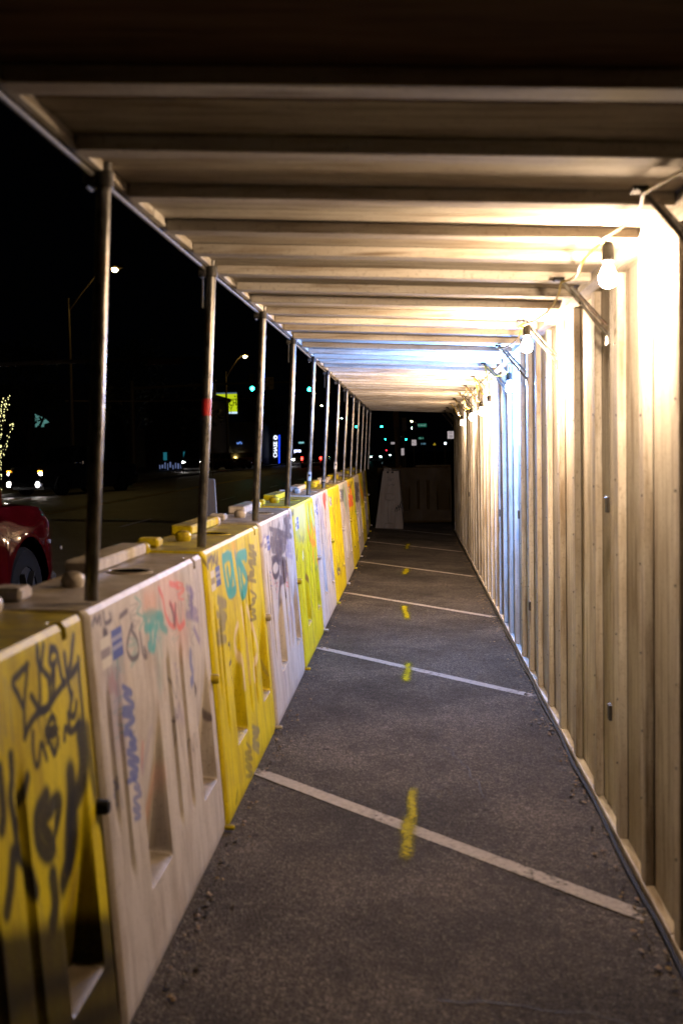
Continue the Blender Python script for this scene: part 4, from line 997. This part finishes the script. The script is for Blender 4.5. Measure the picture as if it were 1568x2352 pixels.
mb = MB(); mb.tube([(w/2-1.1, -.06, zc-h/2), (w/2-1.05, -.06, zc-.6)], .05, 5); mb.tube([(w/2-1.05, -.06, zc-1.0), (w/2-.7, -.06, zc-.35)], .04, 5); mb.tube([(w/2-1.1, -.06, zc-1.1), (w/2-1.6, -.06, zc-.5)], .04, 5); mb.obj('dark_print', M_NAVY, bb)
q = at(484, 897, 70)
sg = empty('street_sign', (q.x, 70, q.z), 'dim grey road sign hanging in front of the billboard corner', 'sign')
MB().box(-.33, .33, -.02, .02, -.40, .42).obj('panel', plain('grey sign face', (.20,.19,.19), .6), sg); text('lettering', 'SO', .42, M_SIGNB, sg, (.02, -.03, -.12))
MB().box(-.02, .02, .03, .07, -q.z+.2, .4).obj('post', M_POLE, sg)

M_CHW = glow('white sign letters', (.82,.88,1), 1.8, False); M_CHB = glow('blue sign strip', (.01,.05,1), 1.7, False); M_CHD = plain('dark blue sign body', (.006,.010,.04), .4)
p0, p1 = at(626, 999, 135), at(642, 1053, 135); cx_ = (p0.x+p1.x)/2; hh = p0.z-.2
cs = empty('bank_sign', (cx_, 135, .2), 'tall dark sign pillar with glowing white upright letters and a blue edge', 'sign')
cs.rotation_euler = (0, R(1.5), 0)
MB().box(-.42, .26, -.15, .15, 0, hh).obj('body', M_CHD, cs); MB().box(.27, .40, -.16, .16, .1, hh).obj('blue_edge', M_CHB, cs)
text('lettering', 'CHASE', .62, M_CHW, cs, (-.10, -.17, hh-1.75), (90, -90, 0), .02, 1.0, .012)
mb = MB()
for k in range(4):            # the octagon emblem: four quarter pieces round an open square
    a = k*math.pi/2; ro = lambda x, z: (-.10+x*math.cos(a)-z*math.sin(a), -.17, hh-.32+x*math.sin(a)+z*math.cos(a))
    mb.prism([ro(-.10, .10), ro(-.12, .25), ro(.08, .25), ro(.24, .11), ro(.10, .10)], (0, -.02, 0))
mb.obj('emblem', M_CHW, cs)
def lit_panel(label, x0, y0, x1, y1, Y, m, split=None, cat='sign'):
    a, b = at(x0, y0, Y), at(x1, y1, Y); w = b.x-a.x; h = a.z-b.z
    r = empty('lit_sign', ((a.x+b.x)/2, Y, .2), label, cat); z0 = b.z-.2
    MB().box(-w/2-.04, w/2+.04, .0, .2, z0-.05, z0+h+.05).obj('cabinet', M_SIG, r)
    if split:
        MB().box(-w/2, w*(split-.5)-w*.03, -.02, -.002, z0, z0+h).obj('panel', m, r); MB().box(w*(split-.5)+w*.03, w/2, -.02, -.002, z0, z0+h).obj('panel', m, r)
    else: MB().box(-w/2, w/2, -.02, -.002, z0, z0+h).obj('panel', m, r)
    MB().lathe([(.09, 0), (.09, z0)], 8, 'z', (0, .1, 0)).obj('post', M_POLE, r)
    return r
lit_panel('low bluish white lit sign in two pieces right of the tall blue pillar', 675.5, 1033.5, 691, 1040.5, 150, glow('blue white panel', (.62,.66,1), 3.5, False), .58)
r = lit_panel('small teal lit sign with a peaked top above the distant headlight', 685.5, 1015, 698, 1018.5, 170, glow('teal panel', (.25,.62,.66), .9, False))
lit_panel('grey dim wide sign below the billboard', 512, 985, 526, 989, 120, glow('dim grey panel', (.12,.12,.13), .5, False))
r = lit_panel('narrow pale green lit sign on the shop lot', 503.5, 1017, 509, 1030, 118, glow('pale green panel', (.30,.55,.42), .45, False))
def block(label, name, x0, x1, Y, height, depth, m, lights, cat='building', wins=()):
    a, b = at(x0, 1040, Y).x, at(x1, 1040, Y).x
    r = empty(name, ((a+b)/2, Y, .2), label, cat); w = (b-a)/2
    MB().box(-w, w, 0, depth, 0, height).obj('wall', m, r); MB().box(-w-.2, w+.2, -.4, depth+.2, height+.002, height+.35).obj('roof', M_SIG, r)
    for (x, y, ww, hh_, mm, nm) in lights:
        q = at(x, y, Y); MB().box(-ww/2, ww/2, -.12, -.02, -hh_/2, hh_/2).obj(nm, mm, r, (q.x-(a+b)/2, 0, q.z-.2))
    return r
M_WALLD = plain('dark shop wall', (.05,.05,.055), .8); M_COLD = glow('cold lamp', (.72,1,.97), 7, False)
block('low dark shop across the street with a row of cold lamps under its eaves', 'shop', 90, 300, 120, 4.0, 12, M_WALLD,
      [(128.5, 1021, .62, .36, M_COLD, 'wall_lamp'), (160, 1024.5, .60, .36, M_COLD, 'wall_lamp'), (197, 1017.5, .36, .40, M_COLD, 'wall_lamp'), (237, 1021.5, .36, .36, M_COLD, 'wall_lamp')])
M_TEALW = glow('teal window', (.02,.20,.26), .55, False); M_BLUEW = glow('bluish shop window', (.16,.21,.42), .55, False)
ls = [(368+6*k, 1070+random.uniform(-3, 3), random.uniform(.05, .14), random.uniform(.25, .6), M_BLUEW, 'shop_window') for k in range(10)]+[(427+4*k, 1069, .14, .3, M_BLUEW, 'shop_window') for k in range(4)]
ls += [(380, 1048, .3, .7, M_TEALW, 'window'), (429, 1047, .55, .75, M_TEALW, 'window')]
block('dark brick shop with a broken row of bluish windows left of the second post', 'shop', 335, 470, 100, 6.5, 14, plain('dark brick', (.03,.018,.012), .9, 0, .3, 20), ls)
ls = [(x, y, .16, .16, M_WARMC, 'wall_lamp') for x, y in ((508, 1045.5), (516, 1044.5), (530, 1045), (549, 1044), (552, 1048))]+[(528, 1053, .13, .13, M_WARMC, 'wall_lamp'), (535, 1051.5, .13, .13, M_WARMC, 'wall_lamp'), (545, 1050.5, .16, .13, M_WARMC, 'wall_lamp'), (572, 1051.5, .13, .13, M_WARMC, 'wall_lamp')]
ls += [(545+2.5*k, 1017+random.uniform(-1.5, 1.5), .10, .2, glow('blue neon', (.12,.25,.7), 1.0, False), 'neon_strip') for k in range(5)]+[(503, 1014, .25, .42, glow('pale lamp', (.6,1,.95), 4, False), 'door_lamp')]
block('dark shop behind the parking lot with small warm lamps', 'shop', 495, 600, 128, 4.5, 12, M_WALLD, ls)
a = empty('house', (at(97, 990, 95).x, 95, .2), 'dark house with one pale green lit gable at the left', 'house')
MB().box(-4, 5, 0, 8, 0, 7.5).obj('wall', M_WALLD, a)
q = at(82, 981, 95); z0 = q.z-.2; x0 = q.x-a.location.x
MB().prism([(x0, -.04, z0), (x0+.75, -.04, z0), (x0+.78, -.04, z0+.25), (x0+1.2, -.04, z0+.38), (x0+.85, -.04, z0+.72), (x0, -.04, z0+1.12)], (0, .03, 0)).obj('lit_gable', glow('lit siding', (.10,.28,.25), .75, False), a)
for k in range(8): MB().box(x0+.02+.1*k, x0+.035+.1*k, -.05, -.042, z0+.02, z0+.98-.07*k).obj('siding_joint', M_SIGNB, a)

# ------------------------------------------------------------------ trees: one wrapped in small lights, dark crowns behind
M_BARK = plain('dark bark', (.03,.022,.016), .9, 0, .4, 20); M_FAIRY = glow('fairy lights', (1,.95,.40), 2.6, False); M_LEAF = plain('night foliage', (.02,.035,.012), .7, 0, .5, 3)
def tree(loc, H, label, crown=True, lights=False, rs=1, rad=1.0):
    rn = random.Random(rs); r = empty('tree', loc, label, 'tree', 'trees across the street' if crown else None)
    limbs = [[Vector((0, 0, 0)), Vector((.02, 0, H*.25)), Vector((.05, 0, H*.5))]]
    for k in range(6):
        a = k*1.05+rn.uniform(-.2, .2); l = rn.uniform(.35, .5)*H
        b = limbs[0][-1] if k % 2 else limbs[0][1]
        limbs.append([b, b+Vector((math.cos(a)*l*.25*rad, math.sin(a)*l*.2*rad, l*.5)), b+Vector((math.cos(a)*l*.42*rad, math.sin(a)*l*.3*rad, l))])
    mb = MB()
    for i, l in enumerate(limbs): mb.tube(l, [H*.03, H*.024, H*.016] if i == 0 else [H*.016, H*.01, H*.004], 7)
    tr = mb.obj('trunk', M_BARK, r, smooth=True)
    if lights:
        mb = MB()
        for l in limbs:
            n = 80 if l is limbs[0] else 34
            for k in range(n):
                t = rn.random()*(len(l)-1.001); i = int(t); p = l[i].lerp(l[i+1], t-i); a = rn.uniform(0, 6.28); q = H*.028*(1 if l is limbs[0] else .6)
                p = p+Vector((math.cos(a)*q, math.sin(a)*q, 0)); s = .016
                mb.add([p+Vector((s,0,0)), p+Vector((0,s,0)), p-Vector((s,0,0)), p-Vector((0,s,0)), p+Vector((0,0,s*2)), p-Vector((0,0,s*2))], [(0,1,4),(1,2,4),(2,3,4),(3,0,4),(1,0,5),(2,1,5),(3,2,5),(0,3,5)])
        tag(mb.obj('fairy_lights', M_FAIRY, r), kind='stuff')
    if crown:
        v = []; f = []
        cl = [(l[-1]+Vector((rn.uniform(-.5, .5), rn.uniform(-.5, .5), rn.uniform(-.3, .4)))*H*.12, H*rn.uniform(.12, .2)) for l in limbs for _ in range(3)]
        for c, rr in cl:
            for k in range(110):
                d = Vector((rn.gauss(0, 1), rn.gauss(0, 1), rn.gauss(0, .8))).normalized()*rr*rn.random()**.4; p = c+d
                a = Vector((rn.uniform(-1, 1), rn.uniform(-1, 1), rn.uniform(-1, 1))).normalized()*H*.022; b = a.cross(Vector((rn.uniform(-1, 1), 0, 1))).normalized()*H*.012
                o = len(v); v += [p-a, p+b, p+a, p-b]; f.append((o, o+1, o+2, o+3))
        me = bpy.data.meshes.new('crown'); me.from_pydata([tuple(x) for x in v], [], f); me.materials.append(M_LEAF); tag(inst('crown', me, r), kind='stuff')
q = at(4, 1070, 47); tree((q.x-.15, 47, .2), 4.3, 'bare tree wrapped in yellowish fairy lights at the left edge', False, True, 3, .9)
for k, (px, Y, H, lab) in enumerate([(70, 80, 8.5, 'dark leafy tree behind the black truck, before the lit gable'), (300, 85, 9, 'dark leafy tree between the first and second posts'), (445, 96, 7, 'dark slim tree in front of the brick shop'), (600, 150, 9, 'dark leafy tree left of the tall blue pillar'), (770, 240, 10, 'far dark tree behind the middle posts')]):
    q = at(px, 1050, Y); tree((q.x, Y, .2), H, lab, True, False, 20+k)

# ------------------------------------------------------------------ wires, utility pole, roadside signs at the end
a, b = at(150, 921, 60), at(800, 898, 75)
tag(MB().tube([a.lerp(b, t/12)+Vector((0, 0, -.25*math.sin(math.pi*t/12))) for t in range(13)], .02, 5).obj('overhead_wire', plain('overhead cable', (.14,.10,.06), .5)), 'overhead cable crossing behind the posts', 'wire')
q = at(916, 1050, 60)
up_ = empty('utility_pole', (q.x, 60, -.1), 'brown wooden utility pole beyond the end of the walkway', 'utility pole', None, (0, R(-2.0), 0))
MB().lathe([(.17, 0), (.13, 4.1)], 10).obj('shaft', plain('brown pole wood', (.10,.055,.03), .8, 0, .4, 8), up_, smooth=True)
MB().box(-.15, .15, -.28, -.12, 2.9, 3.7).obj('pole_box', plain('brown pole box', (.12,.05,.02), .6), up_, bevel=.02)
MB().tube([(.35, 0, 0), (.35, 0, 3.1)], .05, 8).obj('conduit', M_POLE, up_); MB().box(.28, .52, -.1, .1, 2.7, 3.4).obj('meter_box', plain('brass box', (.16,.09,.02), .5), up_, bevel=.02)
M_SIGNW = plain('reflective sign white', (.55,.50,.50), .5); M_SIGNG = plain('street name green', (.01,.13,.08), .5); M_SIGNL = glow('street name glow', (.01,.10,.065), 1.0, False); M_PRINTW = glow('street name print', (.30,.45,.40), .9, False)
M_LITW = glow('sign headlight glow', (.42,.36,.37), 1.0, False)  # emission stands in for headlights falling on the sign faces
def sign(label, x0, y0, x1, y1, Y, m, post=True, cat='sign', txt=None, tm=None, dia=False):
    a, b = at(x0, y0, Y), at(x1, y1, Y); w = b.x-a.x; h = a.z-b.z; c = Vector(((a.x+b.x)/2, Y, (a.z+b.z)/2))
    r = empty('road_sign', c, label, cat)
    if dia: MB().prism([(-w/2, 0, -h/2), (w/2, 0, -h/2), (0, 0, h/2)], (0, .02, 0)).obj('panel', m, r)
    else: MB().box(-w/2, w/2, -.01, .012, -h/2, h/2).obj('panel', m, r, bevel=.004)
    if post: MB().tube([(0, .05, -c.z-.1), (0, .05, h/2)], .03, 6).obj('post', M_POLE, r)
    if txt:
        for body, sz, dx, dz in txt: text('lettering', body, sz*h, tm or M_SIGNB, r, (dx*w, -.016, dz*h))
    return r, w, h
sign('wide green street name sign with white print, hanging in the dark', 959.5, 973, 979, 980.5, 75, M_SIGNL, True, 'street sign', [('W Annie', .62, -.08, -.02), ('St', .4, .38, .1)], M_PRINTW)
sign('smaller green street name sign below the wide one', 960.5, 1004, 972.5, 1009, 100, M_SIGNL, False, 'street sign', [('Mary St', .62, 0, 0)], M_PRINTW)
r, w, h = sign('square white no left turn sign with a ringed arrow', 945, 1010.5, 955.5, 1023, 60, M_LITW, True)
M_SRED = plain('sign red', (.20,.03,.04), .5)
mb = MB(); n = 18
ring = [(w*.40*math.cos(6.283*k/n), w*.40*math.sin(6.283*k/n)) for k in range(n+1)]
for p, q in zip(ring, ring[1:]): mb.bar((p[0], -.018, p[1]), (q[0], -.018, q[1]), .006, w*.10, (0, 1, 0))
mb.bar((-w*.28, -.018, w*.28), (w*.28, -.018, -w*.28), .006, w*.09, (0, 1, 0)); mb.obj('red_ring', M_SRED, r)
mb = MB(); mb.bar((w*.18, -.014, -w*.22), (w*.18, -.014, w*.06), .006, w*.13, (0, 1, 0)); mb.bar((w*.2, -.014, w*.06), (-w*.12, -.014, w*.06), .006, w*.13, (0, 1, 0)); mb.prism([(-w*.10, -.017, w*.22), (-w*.10, -.017, -w*.10), (-w*.30, -.017, w*.06)], (0, .005, 0)); mb.obj('arrow', M_SIGNB, r)
r, w, h = sign('long flat white one way sign left of the utility pole', 897.5, 1015.5, 912, 1020, 64, M_LITW, False); text('lettering', 'ONE WAY', h*.62, M_SIGNB, r, (0, -.016, 0))
sign('small white sign just left of the utility pole', 906.5, 1028, 912, 1032.5, 64, M_LITW, False)
r, w, h = sign('upright white parking sign on the right of the utility pole', 920.8, 1030, 927.8, 1045.5, 58, M_LITW, True)
for k, s in enumerate(('NO', 'PARK', 'ANY', 'TIME')): text('lettering', s, h*.19, M_SRED, r, (0, -.016, h*(.34-.22*k)))
r, w, h = sign('white speed limit sign at the right end of the walkway opening', 1027, 990.5, 1042, 1007.5, 40, M_LITW, True)
for s, sz, dz in (('SPEED', .17, .36), ('LIMIT', .17, .18), ('30', .46, -.20)): text('lettering', s, h*sz, M_SIGNB, r, (0, -.016, h*dz))
sign('yellow warning triangle low in the dark at the end', 993.5, 1017, 1001, 1022.5, 70, glow('warning sign lit', (.42,.30,.02), .8, False), True, 'sign', None, None, True)
lit_panel('small bluish arched lit sign under the green street names', 966.5, 1017.5, 977, 1021, 160, glow('dim blue panel', (.08,.18,.24), .8, False))
lit_panel('single cold white lamp low at the right of the opening', 1020, 1016, 1024, 1020.5, 110, glow('cold white lamp', (.7,.9,1), 6, False), None, 'lamp')

# white board standing on the street side of the barriers
bo = empty('upright_board', (-1.735, 9.55, .02), 'tall pale upright panel standing on the street side of the barriers', 'panel')
MB().hexa([(-.07, 0, 0), (.12, 0, 0), (.12, .03, 0), (-.07, .03, 0), (-.05, 0, 1.385), (.065, 0, 1.385), (.065, .03, 1.385), (-.05, .03, 1.385)]).obj('board', M_ENDW, bo, bevel=.006)
MB().box(-.045, .07, -.006, -.001, .85, 1.08).obj('grey_band', plain('grey reflective band', (.18,.16,.14), .6), bo)
MB().box(-.22, .24, -.18, .22, 0, .06).obj('rubber_foot', M_BLACK, bo)
